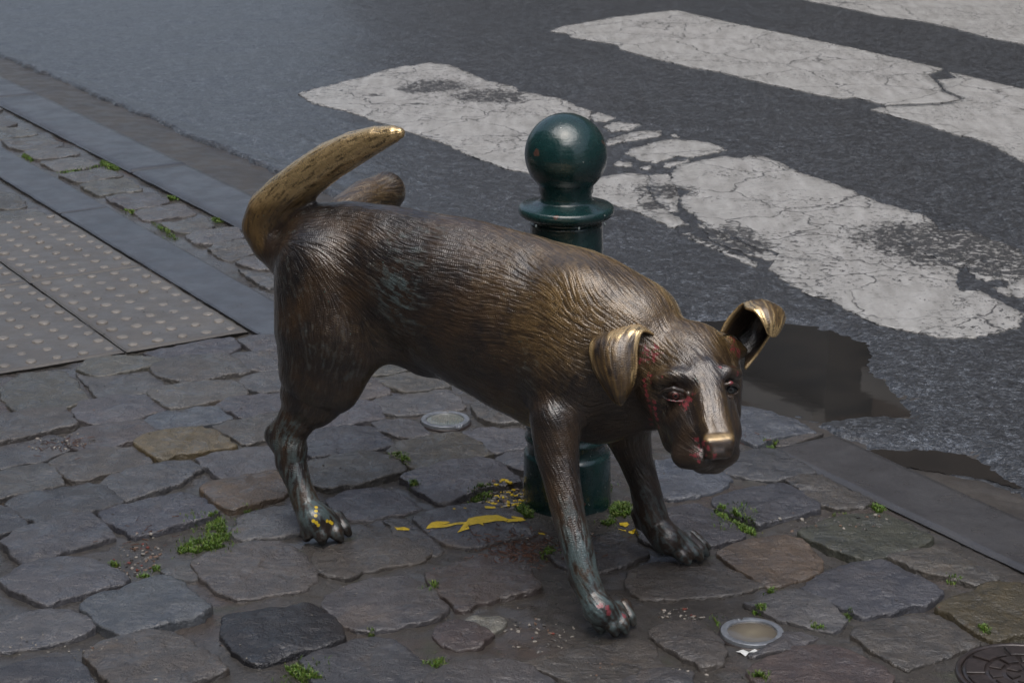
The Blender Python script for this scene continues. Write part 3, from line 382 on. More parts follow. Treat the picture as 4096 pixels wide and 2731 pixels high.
STONES = [('olive',9,[(-1.052,4.521),(-1.044,4.578),(-0.989,4.606),(-0.908,4.612),(-0.855,4.578),(-0.874,4.545),(-0.923,4.504),(-0.952,4.489),(-0.985,4.463),(-1.024,4.481)]),('olive',9,[(-0.873,4.509),(-0.853,4.566),(-0.786,4.595),(-0.706,4.612),(-0.67,4.555),(-0.634,4.493),(-0.692,4.459),(-0.771,4.405),(-0.805,4.427),(-0.845,4.459)]),('grey',4,[(-1.05,4.485),(-1.021,4.467),(-0.978,4.46),(-0.944,4.482),(-0.883,4.513),(-0.854,4.469),(-0.831,4.414),(-0.844,4.372),(-0.893,4.34),(-0.948,4.309),(-0.978,4.34),(-1.011,4.414)]),('olive',6,[(-1.208,4.377),(-1.197,4.414),(-1.187,4.474),(-1.089,4.507),(-1.045,4.43),(-0.982,4.303),(-0.981,4.273),(-1.04,4.237),(-1.115,4.203),(-1.146,4.233),(-1.18,4.303)]),('olive',9,[(-0.849,4.321),(-0.835,4.357),(-0.766,4.4),(-0.659,4.421),(-0.616,4.326),(-0.668,4.285),(-0.744,4.234),(-0.771,4.219),(-0.803,4.254)]),('grey',7,[(-0.658,4.427),(-0.624,4.471),(-0.572,4.504),(-0.516,4.51),(-0.486,4.416),(-0.525,4.363),(-0.587,4.337),(-0.622,4.374)]),('grey',7,[(-0.676,4.25),(-0.649,4.295),(-0.553,4.337),(-0.513,4.353),(-0.486,4.28),(-0.513,4.225),(-0.596,4.171),(-0.629,4.2),(-0.653,4.23)]),('grey',6,[(-0.998,4.211),(-0.991,4.273),(-0.954,4.303),(-0.859,4.322),(-0.829,4.283),(-0.793,4.223),(-0.832,4.188),(-0.866,4.159),(-0.902,4.144),(-0.939,4.13),(-0.971,4.159)]),('blue',7,[(-0.829,4.146),(-0.814,4.18),(-0.77,4.215),(-0.684,4.238),(-0.634,4.161),(-0.666,4.132),(-0.712,4.113),(-0.75,4.073),(-0.78,4.094)]),('brown',9,[(-1.153,4.079),(-1.153,4.155),(-1.14,4.183),(-1.099,4.204),(-1.028,4.229),(-1.0,4.175),(-0.973,4.107),(-1.013,4.084),(-1.048,4.056),(-1.095,4.024),(-1.116,4.006)]),('brown',9,[(-0.975,4.019),(-0.96,4.079),(-0.916,4.115),(-0.835,4.136),(-0.806,4.098),(-0.781,4.059),(-0.814,4.019),(-0.869,3.974),(-0.918,3.936),(-0.941,3.961)]),('olive',9,[(-0.66,4.093),(-0.635,4.122),(-0.536,4.189),(-0.49,4.194),(-0.469,4.117),(-0.502,4.061),(-0.536,4.028),(-0.58,3.998),(-0.614,4.042)]),('tan',10,[(-0.821,3.985),(-0.8,4.03),(-0.746,4.065),(-0.694,4.082),(-0.659,4.065),(-0.63,4.021),(-0.604,3.976),(-0.643,3.954),(-0.683,3.927),(-0.713,3.923),(-0.735,3.888),(-0.753,3.901),(-0.785,3.945)]),('grey',4,[(-1.118,3.939),(-1.112,3.992),(-1.068,4.019),(-1.016,4.056),(-0.978,4.028),(-0.954,3.974),(-0.981,3.939),(-0.998,3.904),(-1.032,3.891),(-1.079,3.857)]),('brown',9,[(-0.975,3.878),(-0.957,3.917),(-0.902,3.95),(-0.823,3.965),(-0.799,3.934),(-0.764,3.875),(-0.792,3.848),(-0.844,3.815),(-0.882,3.78),(-0.906,3.778),(-0.938,3.815)]),('grey',8,[(-0.67,3.893),(-0.645,3.924),(-0.591,3.959),(-0.527,3.981),(-0.492,3.977),(-0.478,3.919),(-0.479,3.859),(-0.537,3.83),(-0.586,3.793),(-0.601,3.791),(-0.636,3.842)]),('olive',8,[(-1.076,3.776),(-1.071,3.826),(-1.032,3.855),(-0.983,3.868),(-0.958,3.826),(-0.927,3.764),(-0.949,3.732),(-0.996,3.704),(-1.035,3.681),(-1.052,3.681)]),('grey',7,[(-0.844,3.762),(-0.827,3.82),(-0.784,3.853),(-0.721,3.879),(-0.685,3.883),(-0.654,3.841),(-0.671,3.795),(-0.698,3.758),(-0.72,3.73),(-0.753,3.715),(-0.776,3.679),(-0.806,3.715)]),('rust',8,[(-0.637,3.728),(-0.62,3.756),(-0.568,3.788),(-0.5,3.826),(-0.475,3.817),(-0.455,3.744),(-0.463,3.688),(-0.499,3.665),(-0.531,3.642),(-0.56,3.619),(-0.58,3.642),(-0.614,3.696)]),('slate',9,[(-1.014,3.655),(-0.996,3.706),(-0.952,3.729),(-0.878,3.762),(-0.845,3.745),(-0.81,3.702),(-0.783,3.661),(-0.819,3.628),(-0.872,3.579),(-0.923,3.541),(-0.958,3.579),(-0.994,3.624)]),('slate',9,[(-0.816,3.594),(-0.802,3.632),(-0.753,3.667),(-0.678,3.706),(-0.642,3.682),(-0.612,3.64),(-0.584,3.609),(-0.603,3.578),(-0.647,3.55),(-0.694,3.51),(-0.726,3.489),(-0.752,3.521),(-0.787,3.557)]),('slate',8,[(-1.033,3.604),(-1.022,3.631),(-1.001,3.616),(-0.973,3.582),(-0.949,3.534),(-0.967,3.523),(-0.98,3.505),(-1.005,3.495)]),('grey',8,[(-0.972,3.461),(-0.956,3.51),(-0.903,3.554),(-0.844,3.597),(-0.807,3.554),(-0.767,3.486),(-0.787,3.471),(-0.808,3.45),(-0.847,3.423),(-0.87,3.382),(-0.895,3.361),(-0.918,3.376),(-0.942,3.413),(-0.962,3.44)]),('grey',9,[(-0.931,3.285),(-0.913,3.324),(-0.879,3.36),(-0.838,3.383),(-0.796,3.38),(-0.758,3.35),(-0.73,3.321),(-0.703,3.292),(-0.725,3.263),(-0.757,3.241),(-0.788,3.213),(-0.808,3.198),(-0.825,3.182),(-0.851,3.195),(-0.872,3.216),(-0.902,3.244)]),('blue',11,[(-0.762,3.164),(-0.748,3.196),(-0.717,3.224),(-0.69,3.249),(-0.654,3.281),(-0.628,3.287),(-0.606,3.262),(-0.571,3.209),(-0.539,3.158),(-0.544,3.134),(-0.576,3.111),(-0.616,3.09),(-0.646,3.076),(-0.665,3.059),(-0.681,3.065),(-0.706,3.09),(-0.731,3.128)]),('grey',5,[(-0.902,3.069),(-0.894,3.117),(-0.861,3.147),(-0.821,3.164),(-0.781,3.155),(-0.745,3.12),(-0.728,3.086),(-0.745,3.06),(-0.78,3.038),(-0.822,3.024),(-0.853,3.01),(-0.887,3.01)]),('brown',11,[(-0.716,2.977),(-0.699,3.004),(-0.664,3.039),(-0.619,3.065),(-0.585,3.056),(-0.543,3.015),(-0.506,2.977),(-0.473,2.931),(-0.496,2.911),(-0.524,2.89),(-0.547,2.87),(-0.593,2.85),(-0.63,2.85),(-0.662,2.89),(-0.69,2.937)]),('slate',9,[(-0.844,2.915),(-0.821,2.938),(-0.782,2.959),(-0.742,2.966),(-0.715,2.93),(-0.682,2.874),(-0.676,2.844),(-0.823,2.834),(-0.851,2.869)]),('black',9,[(-0.499,3.124),(-0.466,3.138),(-0.417,3.16),(-0.377,3.171),(-0.351,3.166),(-0.324,3.126),(-0.302,3.086),(-0.29,3.044),(-0.333,3.008),(-0.371,2.991),(-0.395,2.967),(-0.418,2.956),(-0.444,2.972),(-0.475,3.021),(-0.494,3.066)]),('brown',4,[(-0.593,3.368),(-0.569,3.406),(-0.507,3.46),(-0.453,3.467),(-0.406,3.422),(-0.373,3.358),(-0.361,3.296),(-0.381,3.258),(-0.439,3.233),(-0.491,3.215),(-0.533,3.249),(-0.566,3.293)]),('grey',3,[(-0.645,3.334),(-0.607,3.37),(-0.593,3.347),(-0.573,3.305),(-0.601,3.295),(-0.625,3.314)]),('grey',5,[(-0.537,3.557),(-0.539,3.591),(-0.491,3.628),(-0.44,3.633),(-0.406,3.557),(-0.407,3.51),(-0.456,3.494),(-0.51,3.482),(-0.543,3.496)]),('olive',8,[(-0.363,4.458),(-0.354,4.492),(-0.328,4.554),(-0.291,4.598),(-0.249,4.541),(-0.234,4.51),(-0.292,4.477)]),('olive',9,[(-0.327,4.422),(-0.283,4.45),(-0.211,4.48),(-0.18,4.474),(-0.145,4.381),(-0.188,4.364),(-0.254,4.337),(-0.282,4.37)]),('brown',8,[(-0.395,4.287),(-0.38,4.378),(-0.362,4.434),(-0.335,4.434),(-0.285,4.332),(-0.334,4.306)]),('grey',9,[(-0.429,4.095),(-0.416,4.153),(-0.389,4.262),(-0.332,4.278),(-0.312,4.262),(-0.288,4.164),(-0.322,4.142),(-0.371,4.127),(-0.411,4.095)]),('grey',6,[(-0.314,4.281),(-0.294,4.323),(-0.225,4.353),(-0.158,4.364),(-0.122,4.287),(-0.113,4.231),(-0.164,4.212),(-0.207,4.204),(-0.253,4.186),(-0.287,4.204)]),('olive',8,[(-0.091,4.231),(-0.066,4.27),(-0.015,4.248),(0.029,4.182),(0.036,4.14),(-0.036,4.124),(-0.068,4.15)]),('grey',7,[(-0.31,4.12),(-0.286,4.143),(-0.219,4.145),(-0.204,4.096),(-0.179,4.06),(-0.228,4.039),(-0.256,4.05),(-0.29,4.085)]),('slate',6,[(-0.445,4.042),(-0.425,4.088),(-0.369,4.102),(-0.316,4.104),(-0.281,4.052),(-0.264,3.997),(-0.282,3.965),(-0.337,3.953),(-0.419,3.915),(-0.438,3.934)]),('tan2',9,[(-0.269,3.95),(-0.243,4.002),(-0.192,4.029),(-0.127,4.059),(-0.098,4.031),(-0.069,3.992),(-0.044,3.931),(-0.102,3.895),(-0.145,3.874),(-0.185,3.852),(-0.205,3.86),(-0.238,3.907)]),('grey',8,[(-0.105,4.055),(-0.071,4.083),(0.025,4.093),(0.066,4.037),(0.055,3.977),(0.021,3.962),(-0.034,3.938),(-0.062,3.987)]),('grey',8,[(-0.036,3.905),(-0.014,3.924),(0.024,3.938),(0.065,3.909),(0.06,3.853),(0.027,3.833),(0.01,3.844)]),('brown',10,[(-0.431,3.885),(-0.375,3.921),(-0.308,3.943),(-0.272,3.919),(-0.227,3.839),(-0.233,3.816),(-0.28,3.78),(-0.321,3.748),(-0.347,3.744),(-0.375,3.726),(-0.399,3.748),(-0.419,3.784)]),('grey',11,[(-0.226,3.786),(-0.2,3.816),(-0.134,3.859),(-0.068,3.883),(-0.034,3.859),(-0.007,3.809),(0.018,3.759),(-0.016,3.739),(-0.068,3.73),(-0.103,3.695),(-0.128,3.666),(-0.144,3.658),(-0.168,3.685),(-0.192,3.728)]),('grey',4,[(-0.37,3.67),(-0.35,3.707),(-0.31,3.733),(-0.275,3.75),(-0.241,3.724),(-0.206,3.677),(-0.182,3.639),(-0.206,3.619),(-0.253,3.597),(-0.283,3.575),(-0.321,3.581),(-0.348,3.61)]),('slate',6,[(-0.192,3.58),(-0.158,3.611),(-0.096,3.646),(-0.051,3.656),(-0.013,3.628),(0.019,3.588),(0.039,3.518),(0.009,3.494),(-0.031,3.473),(-0.079,3.45),(-0.122,3.456),(-0.161,3.508)]),('grey',3,[(-0.25,3.573),(-0.226,3.581),(-0.207,3.578),(-0.169,3.515),(-0.131,3.442),(-0.151,3.416),(-0.188,3.442),(-0.216,3.5)]),('brown',3,[(-0.373,3.412),(-0.347,3.443),(-0.293,3.475),(-0.228,3.496),(-0.193,3.468),(-0.156,3.419),(-0.174,3.381),(-0.242,3.353),(-0.275,3.34),(-0.3,3.307),(-0.336,3.313),(-0.358,3.35)]),('grey',6,[(-0.328,3.226),(-0.296,3.261),(-0.252,3.295),(-0.22,3.307),(-0.175,3.282),(-0.141,3.232),(-0.116,3.161),(-0.137,3.126),(-0.18,3.113),(-0.213,3.093),(-0.243,3.083),(-0.267,3.086),(-0.297,3.11),(-0.323,3.164),(-0.335,3.182)]),('rust2',6,[(-0.155,3.317),(-0.131,3.349),(-0.082,3.374),(-0.035,3.392),(-0.004,3.381),(0.034,3.323),(0.045,3.255),(0.02,3.235),(-0.025,3.216),(-0.062,3.195),(-0.073,3.171),(-0.091,3.165),(-0.117,3.213),(-0.141,3.264)]),('slate',7,[(-0.355,2.971),(-0.326,3.003),(-0.285,3.031),(-0.244,3.055),(-0.205,3.046),(-0.172,2.997),(-0.137,2.941),(-0.131,2.919),(-0.161,2.883),(-0.198,2.839),(-0.294,2.839),(-0.327,2.906)]),('grey',6,[(-0.131,2.911),(-0.105,2.943),(-0.056,2.963),(-0.006,2.959),(0.028,2.939),(0.053,2.908),(0.067,2.872),(0.066,2.841),(-0.126,2.841),(-0.135,2.882)]),('rust2',5,[(-0.134,3.065),(-0.12,3.1),(-0.095,3.121),(-0.069,3.1),(-0.035,3.071),(-0.057,3.028),(-0.092,3.02),(-0.116,3.037)]),('brown',3,[(0.016,2.957),(0.084,3.001),(0.146,3.023),(0.216,3.052),(0.237,3.023),(0.251,2.946),(0.237,2.888),(0.115,2.877),(0.07,2.925),(0.036,2.947)]),('slate',9,[(0.408,3.677),(0.447,3.715),(0.505,3.742),(0.555,3.758),(0.582,3.728),(0.597,3.689),(0.613,3.646),(0.604,3.612),(0.569,3.594),(0.525,3.574),(0.483,3.541),(0.46,3.566),(0.436,3.611),(0.415,3.642)]),('brown',8,[(0.571,3.771),(0.603,3.791),(0.641,3.802),(0.669,3.751),(0.725,3.675),(0.701,3.643),(0.67,3.637),(0.641,3.632),(0.616,3.66),(0.593,3.718)]),('slate',7,[(0.449,3.893),(0.492,3.95),(0.546,3.969),(0.577,3.969),(0.598,3.9),(0.635,3.826),(0.605,3.808),(0.55,3.79),(0.512,3.8),(0.473,3.809),(0.448,3.828)]),('blue',6,[(0.306,3.876),(0.334,3.9),(0.38,3.876),(0.423,3.838),(0.455,3.794),(0.428,3.742),(0.36,3.69),(0.314,3.682),(0.304,3.767)]),('blue',10,[(0.513,4.235),(0.574,4.202),(0.631,4.138),(0.67,4.079),(0.605,4.053),(0.567,4.032),(0.534,3.986),(0.522,4.0),(0.5,4.051)]),('brown',3,[(0.577,4.024),(0.613,4.061),(0.671,4.075),(0.685,4.07),(0.614,4.014),(0.581,4.001)]),('green',8,[(0.554,3.501),(0.59,3.535),(0.642,3.573),(0.698,3.592),(0.738,3.588),(0.772,3.551),(0.807,3.472),(0.76,3.431),(0.721,3.413),(0.676,3.382),(0.653,3.377),(0.629,3.401),(0.602,3.429),(0.577,3.465)]),('rust',5,[(0.389,3.408),(0.424,3.447),(0.471,3.48),(0.514,3.487),(0.55,3.477),(0.564,3.443),(0.578,3.36),(0.563,3.323),(0.531,3.302),(0.487,3.276),(0.465,3.273),(0.447,3.307),(0.42,3.36)]),('brown',8,[(0.712,3.388),(0.758,3.42),(0.811,3.431),(0.837,3.393),(0.867,3.34),(0.89,3.294),(0.866,3.279),(0.839,3.266),(0.802,3.295),(0.754,3.328),(0.73,3.36)]),('slate',8,[(0.527,3.248),(0.553,3.285),(0.598,3.33),(0.649,3.357),(0.692,3.365),(0.721,3.327),(0.754,3.274),(0.772,3.229),(0.741,3.193),(0.682,3.165),(0.639,3.144),(0.622,3.132),(0.597,3.156),(0.571,3.193),(0.547,3.224)]),('grey',7,[(0.418,3.185),(0.451,3.208),(0.486,3.23),(0.518,3.236),(0.544,3.205),(0.568,3.169),(0.582,3.127),(0.561,3.093),(0.546,3.079),(0.525,3.093),(0.503,3.105),(0.477,3.122),(0.454,3.146)]),('slate',7,[(0.246,3.547),(0.294,3.599),(0.326,3.632),(0.371,3.645),(0.397,3.608),(0.428,3.547),(0.45,3.492),(0.412,3.468),(0.376,3.449),(0.338,3.432),(0.281,3.426),(0.25,3.474)]),('brown',8,[(0.59,3.06),(0.607,3.088),(0.649,3.123),(0.691,3.126),(0.739,3.123),(0.766,3.095),(0.78,3.043),(0.788,3.021),(0.752,2.999),(0.717,2.98),(0.68,2.955),(0.655,2.938),(0.633,2.971),(0.611,3.015)]),('multi',10,[(0.756,3.172),(0.796,3.204),(0.847,3.242),(0.884,3.261),(0.914,3.255),(0.937,3.219),(0.935,3.127),(0.901,3.074),(0.867,3.06),(0.832,3.043),(0.823,3.038),(0.805,3.068),(0.779,3.127)]),('rust2',6,[(0.395,2.942),(0.422,2.968),(0.477,3.007),(0.509,3.017),(0.541,3.012),(0.571,2.996),(0.602,2.953),(0.623,2.9),(0.61,2.858),(0.433,2.858),(0.412,2.884),(0.395,2.91)]),('grey',4,[(0.438,3.015),(0.476,3.073),(0.495,3.079),(0.523,3.057),(0.506,3.036),(0.473,3.015),(0.441,2.998),(0.416,2.983),(0.402,2.987)]),('brown',3,[(0.21,3.269),(0.222,3.331),(0.275,3.378),(0.337,3.358),(0.376,3.357),(0.412,3.332),(0.457,3.275),(0.424,3.25),(0.375,3.237),(0.293,3.22),(0.239,3.212)]),('brown',6,[(0.252,3.097),(0.301,3.12),(0.333,3.113),(0.347,3.07),(0.358,3.008),(0.348,2.954),(0.316,2.948),(0.296,2.98),(0.262,3.019),(0.242,3.059)]),('grey',5,[(0.187,2.902),(0.22,2.925),(0.271,2.941),(0.293,2.927),(0.288,2.886),(0.241,2.865),(0.192,2.865)]),('sett',6,[(-2.089,7.755),(-2.054,7.772),(-1.937,7.565),(-1.962,7.502),(-2.02,7.486)]),('sett',6,[(-2.013,7.458),(-1.948,7.47),(-1.903,7.486),(-1.808,7.356),(-1.854,7.332),(-1.932,7.281),(-1.967,7.275)]),('sett',6,[(-1.911,7.231),(-1.846,7.272),(-1.777,7.341),(-1.672,7.178),(-1.7,7.129),(-1.794,7.078),(-1.859,7.129)]),('sett',6,[(-1.784,7.05),(-1.734,7.072),(-1.652,7.129),(-1.577,7.008),(-1.621,6.959),(-1.707,6.904)]),('sett',6,[(-1.685,6.872),(-1.621,6.907),(-1.552,6.959),(-1.471,6.846),(-1.502,6.775),(-1.598,6.723)]),('sett',6,[(-1.574,6.664),(-1.522,6.708),(-1.44,6.772),(-1.347,6.652),(-1.402,6.607),(-1.477,6.548)]),('sett',6,[(-1.463,6.492),(-1.412,6.548),(-1.33,6.607),(-1.241,6.433),(-1.297,6.402),(-1.371,6.346)]),('sett',6,[(-1.344,6.316),(-1.288,6.381),(-1.206,6.402),(-1.13,6.282),(-1.157,6.209),(-1.242,6.165)]),('sett',6,[(-1.217,6.128),(-1.151,6.178),(-1.083,6.231),(-1.009,6.106),(-1.07,6.057),(-1.152,6.007)]),('sett',6,[(-1.103,5.97),(-1.036,6.007),(-0.97,6.036),(-0.932,5.929),(-0.984,5.863),(-1.028,5.863)]),('sett',6,[(-0.995,5.81),(-0.966,5.875),(-0.897,5.913),(-0.847,5.905),(-0.822,5.81),(-0.873,5.736),(-0.941,5.708)]),('sett',6,[(-0.901,5.647),(-0.876,5.709),(-0.812,5.752),(-0.76,5.63),(-0.792,5.568),(-0.826,5.535),(-0.865,5.576)]),('sett',6,[(-0.802,5.5),(-0.766,5.56),(-0.718,5.578),(-0.671,5.484),(-0.691,5.425),(-0.747,5.445)]),('sett',6,[(-0.791,5.43),(-0.731,5.383),(-0.687,5.388),(-0.648,5.278),(-0.679,5.22)]),('olive',4,[(-1.737,6.384),(-1.709,6.384),(-1.656,6.363),(-1.578,6.214),(-1.629,6.175),(-1.688,6.19)]),('olive',4,[(-1.666,6.103),(-1.62,6.138),(-1.538,6.165),(-1.483,6.074),(-1.548,6.012),(-1.63,5.961)]),('grey',6,[(-0.914,4.645),(-0.85,4.696),(-0.775,4.738),(-0.716,4.76),(-0.686,4.705),(-0.708,4.647),(-0.801,4.619),(-0.851,4.598),(-0.888,4.624)]),('grey',6,[(-0.693,4.741),(-0.668,4.762),(-0.619,4.788),(-0.577,4.741),(-0.581,4.675),(-0.64,4.653)]),('grey',6,[(-0.707,4.619),(-0.674,4.642),(-0.596,4.653),(-0.535,4.622),(-0.523,4.541),(-0.591,4.515),(-0.628,4.505),(-0.672,4.566)])]
def stone(poly, h, tint, k, step=.011):
    r_ = random.Random(k*13+5); z0 = h*1.3/1000.; Pq = np.array(poly); cq = Pq.mean(0); dq = np.hypot(*(Pq-cq).T); poly = cq+(Pq-cq)*(1+(.0085 if h < 7 else .0085)/dq)[:, None]
    P = resample(poly, step, .0042, k*3+1, chaikin=1); n = len(P); c = P.mean(0)
    if sum(P[i][0]*P[(i+1) % n][1]-P[(i+1) % n][0]*P[i][1] for i in range(n)) < 0: P = P[::-1]
    tx, ty = r_.uniform(-.022, .022), r_.uniform(-.022, .022); dome = r_.uniform(.001, .0045)*min(1, h/7)
    ks = [1.012, 1.0, .99, .96, .86, .72, .56, .38, .19]; V = []
    tdir = r_.uniform(0, 3.14); cd = np.array([math.cos(tdir), math.sin(tdir)]); ledge = r_.uniform(-.4, .4); lh = r_.choice([0, 0, .0015, .0035])
    def hz(Q, q):
        nz = .0026*fbm(Q*30, k, 4)+.0024*vn(Q*9, k+3)
        u = (Q-c)@cd/.08+.6*vn(Q*18, k+9)
        return z0+(Q-c)@np.array([tx, ty])+dome*(1-q*q)-dome*.5+nz*min(1, h/6)+lh*ss(ledge-.05, ledge+.1, u)
    for j, q in enumerate(ks):
        Q = c+(P-c)*q; z = hz(Q, q)
        if j == 0: z = np.full(n, -.02)
        elif j == 1: z = z-.0030-.0030*np.abs(vn(P*60, k+5))
        elif j == 2: z = z-.0008
        V.append(np.column_stack([Q, z]))
    V.append(np.array([[c[0], c[1], hz(c[None], 0.)[0]]])); V = np.concatenate(V)
    F = [tuple(int(a) for a in f[::-1]) for f in quads(len(ks), n, True)]
    b = (len(ks)-1)*n; F += [(b+(i+1) % n, b+n*1, b+i)[::-1] for i in range(n)]
    V[:, :2] -= c; F = [f[::-1] for f in F]
    o = mesh('cobblestone', V, F, M_ST, pave); o.location = (c[0], c[1], 0)
    t = TINT[tint]; v = r_.uniform(.86, 1.16); o.color = (t[0]*v*.84, t[1]*v*.87*r_.uniform(.97, 1.02), t[2]*v*.93*r_.uniform(.95, 1.06), 1)
    return o
for k, (tint, h, poly) in enumerate(STONES): stone(poly, h, tint, k)
# rows that carry on beyond the traced stones: under the dog, beside the kerb and outside the frame
rr = random.Random(4)
allp = [p for _, _, p in STONES]
def clash(poly):
    P = np.array(poly); c = P.mean(0); T = np.concatenate([P*.85+c*.15, c[None], (P+np.roll(P, -1, 0))/2*.85+c*.15])
    for q in allp:
        if inside(T, q).any() or inside(np.array(q), poly).any(): return True
    return False
idx = 200
for row in range(-3, 26):
    s0 = -4.37+row*.135; off = rr.uniform(0, .2)
    t = .35+off
    while t < 2.5:
        wd = rr.uniform(.17, .24); a, b = t, t+wd-.014; t += wd
        j = lambda: rr.uniform(-.012, .012)
        q = [(s0+j(), a+j()), (s0+j(), (a+b)/2), (s0+j(), b+j()), (s0+.12+j(), b+j()), (s0+.12+j(), (a+b)/2), (s0+.12+j(), a+j())]
        if q[0][0] < -4.42 and q[0][1] < 1.99: continue
        if max(x[1] for x in q) > (2.33 if s0 < -3.2 else 2.5): continue
        poly = [tuple(map(float, ST(*x))) for x in q]
        cx_, cy_ = np.mean(poly, 0)
        if math.hypot(cx_-.112, cy_-3.69) < .19 or math.hypot(cx_-[0.849,2.916][0], cy_-[0.849,2.916][1]) < .19 or math.hypot(cx_-.415, cy_-3.072) < .13 or math.hypot(cx_+.15, cy_-4.145) < .12: continue
        if cy_ < 2.45 or clash(poly): continue
        stone(poly, rr.choice([4, 5, 6, 7]), rr.choice(['grey', 'brown', 'slate', 'olive']), idx); idx += 1; allp.append(poly)
print('stones', idx-200, len(STONES))
# small setts of the strip beyond those traced
for i in range(30):
    s0 = -8.9+i*.165
    if -7.9 < s0 < -5.35 : continue
    j = lambda: rr.uniform(-.006, .006)
    q = [(s0+j(), 2.125+j()), (s0+.15+j(), 2.125+j()), (s0+.15+j(), 2.345+j()), (s0+j(), 2.345+j())]; poly = [tuple(map(float, ST(*x))) for x in q]
    if s0 > -4.5 or clash(poly): continue
    stone(poly, 6, 'sett', idx); idx += 1
# tactile tiles, bluestone band, kerb stones: slabs with eased edges, built along the kerb
def slab(name, s0, s1, t0, t1, z, m, parent, seed=0, ease=.004, dep=.05, tilt=0.):
    ns, ntt = max(3, int((s1-s0)/.03)), max(3, int((t1-t0)/.03)); a = np.concatenate([[s0, s0+ease*.4, s0+ease], np.linspace(s0+ease*3, s1-ease*3, ns), [s1-ease, s1-ease*.4, s1]])
    b = np.concatenate([[t0, t0+ease*.4, t0+ease], np.linspace(t0+ease*3, t1-ease*3, ntt), [t1-ease, t1-ease*.4, t1]]); A, B = np.meshgrid(a, b, indexing='ij')
    ed = np.minimum(np.minimum(A-s0, s1-A), np.minimum(B-t0, t1-B)); Z = z-ease*.8*(1-ss(0, ease, ed)); wob = .0022*(vn(np.stack([A*30, B*30], -1), seed))
    X, Y = ST(A, B); P = np.stack([X, Y], -1); Z = Z+.0009*fbm(P*14, seed, 3)+tilt*(B-t0)
    m_ = (ed < ease*.3); A2 = A+np.where(m_, wob*.5, 0); B2 = B+np.where(m_, wob*.5, 0); X, Y = ST(A2, B2)
    V = np.stack([X, Y, Z], -1).reshape(-1, 3); nq = (len(a), len(b)); F = [tuple(int(i) for i in f) for f in quads(*nq)]
    rim = [i*nq[1] for i in range(nq[0])]+[(nq[0]-1)*nq[1]+j for j in range(1, nq[1])]+[i*nq[1]+nq[1]-1 for i in range(nq[0]-2, -1, -1)]+[j for j in range(nq[1]-2, 0, -1)]
    base = len(V); V = np.concatenate([V, [(V[i][0], V[i][1], -dep) for i in rim]]); L = len(rim)
    F += [(rim[(i+1) % L], rim[i], base+i, base+(i+1) % L) for i in range(L)]
    x, y = ST((s0+s1)/2, (t0+t1)/2); V[:, 0] -= x; V[:, 1] -= y
    F = [f[::-1] for f in F]
    o = mesh(name, V, F, m, parent); o.location = (x, y, 0); return o
stud_me = None
k = 0
for c_, (ta, tb) in enumerate(((1.612, 1.942), (1.282, 1.606), (.955, 1.276), (.62, .949))):
    for r in range(4):
        s1 = -4.47-(.745*r)+(-.0 if c_ == 0 else 0.0); s0 = s1-.739
        if c_ == 1: s0, s1 = (s0, s1) 
        if r > 1: continue
        tl = slab('tactile_tile', s0, s1, ta, tb, .009, M_TILE, pave, 50+k, ease=.006); k += 1
        for i in range(10):
            for j in range(5):
                s_, t_ = s0+.038+i*.0735, ta+.032+j*.0665
                x, y = ST(s_+rr.uniform(-.001, .001), t_)
                if stud_me is None:
                    V, F = lathe([(.0155, -.002), (.0148, .0018), (.0125, .0036), (.008, .0046), (.0001, .005)], 16); so_ = mesh('stud', V, F, M_STUD, tl); stud_me = so_.data; so_.location = (x-tl.location.x, y-tl.location.y, .009)
                else:
                    o = bpy.data.objects.new('stud', stud_me); C.objects.link(o); o.parent = tl; o.location = (x-tl.location.x, y-tl.location.y, .009+rr.choice([0, 0, 0, -.0018])+rr.uniform(-.001, .0005)); o.scale = (rr.uniform(.82, 1.05), rr.uniform(.82, 1.05), rr.uniform(.7, 1.05))
for a, b in ((-9.4, -7.62), (-7.61, -5.955), (-5.945, -4.3), (-4.29, -3.6)): 
    if b < -4: slab('paving_slab', a, b, 1.952, 2.115, .009, M_SLAB, pave, int(-a*9))
kerb = tag(empty('kerb', (0, 0, 0)), kind='structure')
for a, b in ((-11.2, -9.62), (-9.61, -8.02), (-8.01, -6.40), (-6.39, -4.80), (-4.79, -3.62)): slab('kerb_stone', a, b, 2.362, 2.578, .016, M_SLAB, kerb, int(-a*7), ease=.012, dep=.09)
for a, b in ((-3.10, -1.6), (-1.59, -.1), (-.09, 1.4)): slab('kerb_stone', a, b, 2.553, 2.738, .004, M_KSL, kerb, int(-a*7+40), ease=.007, dep=.05, tilt=-.012)

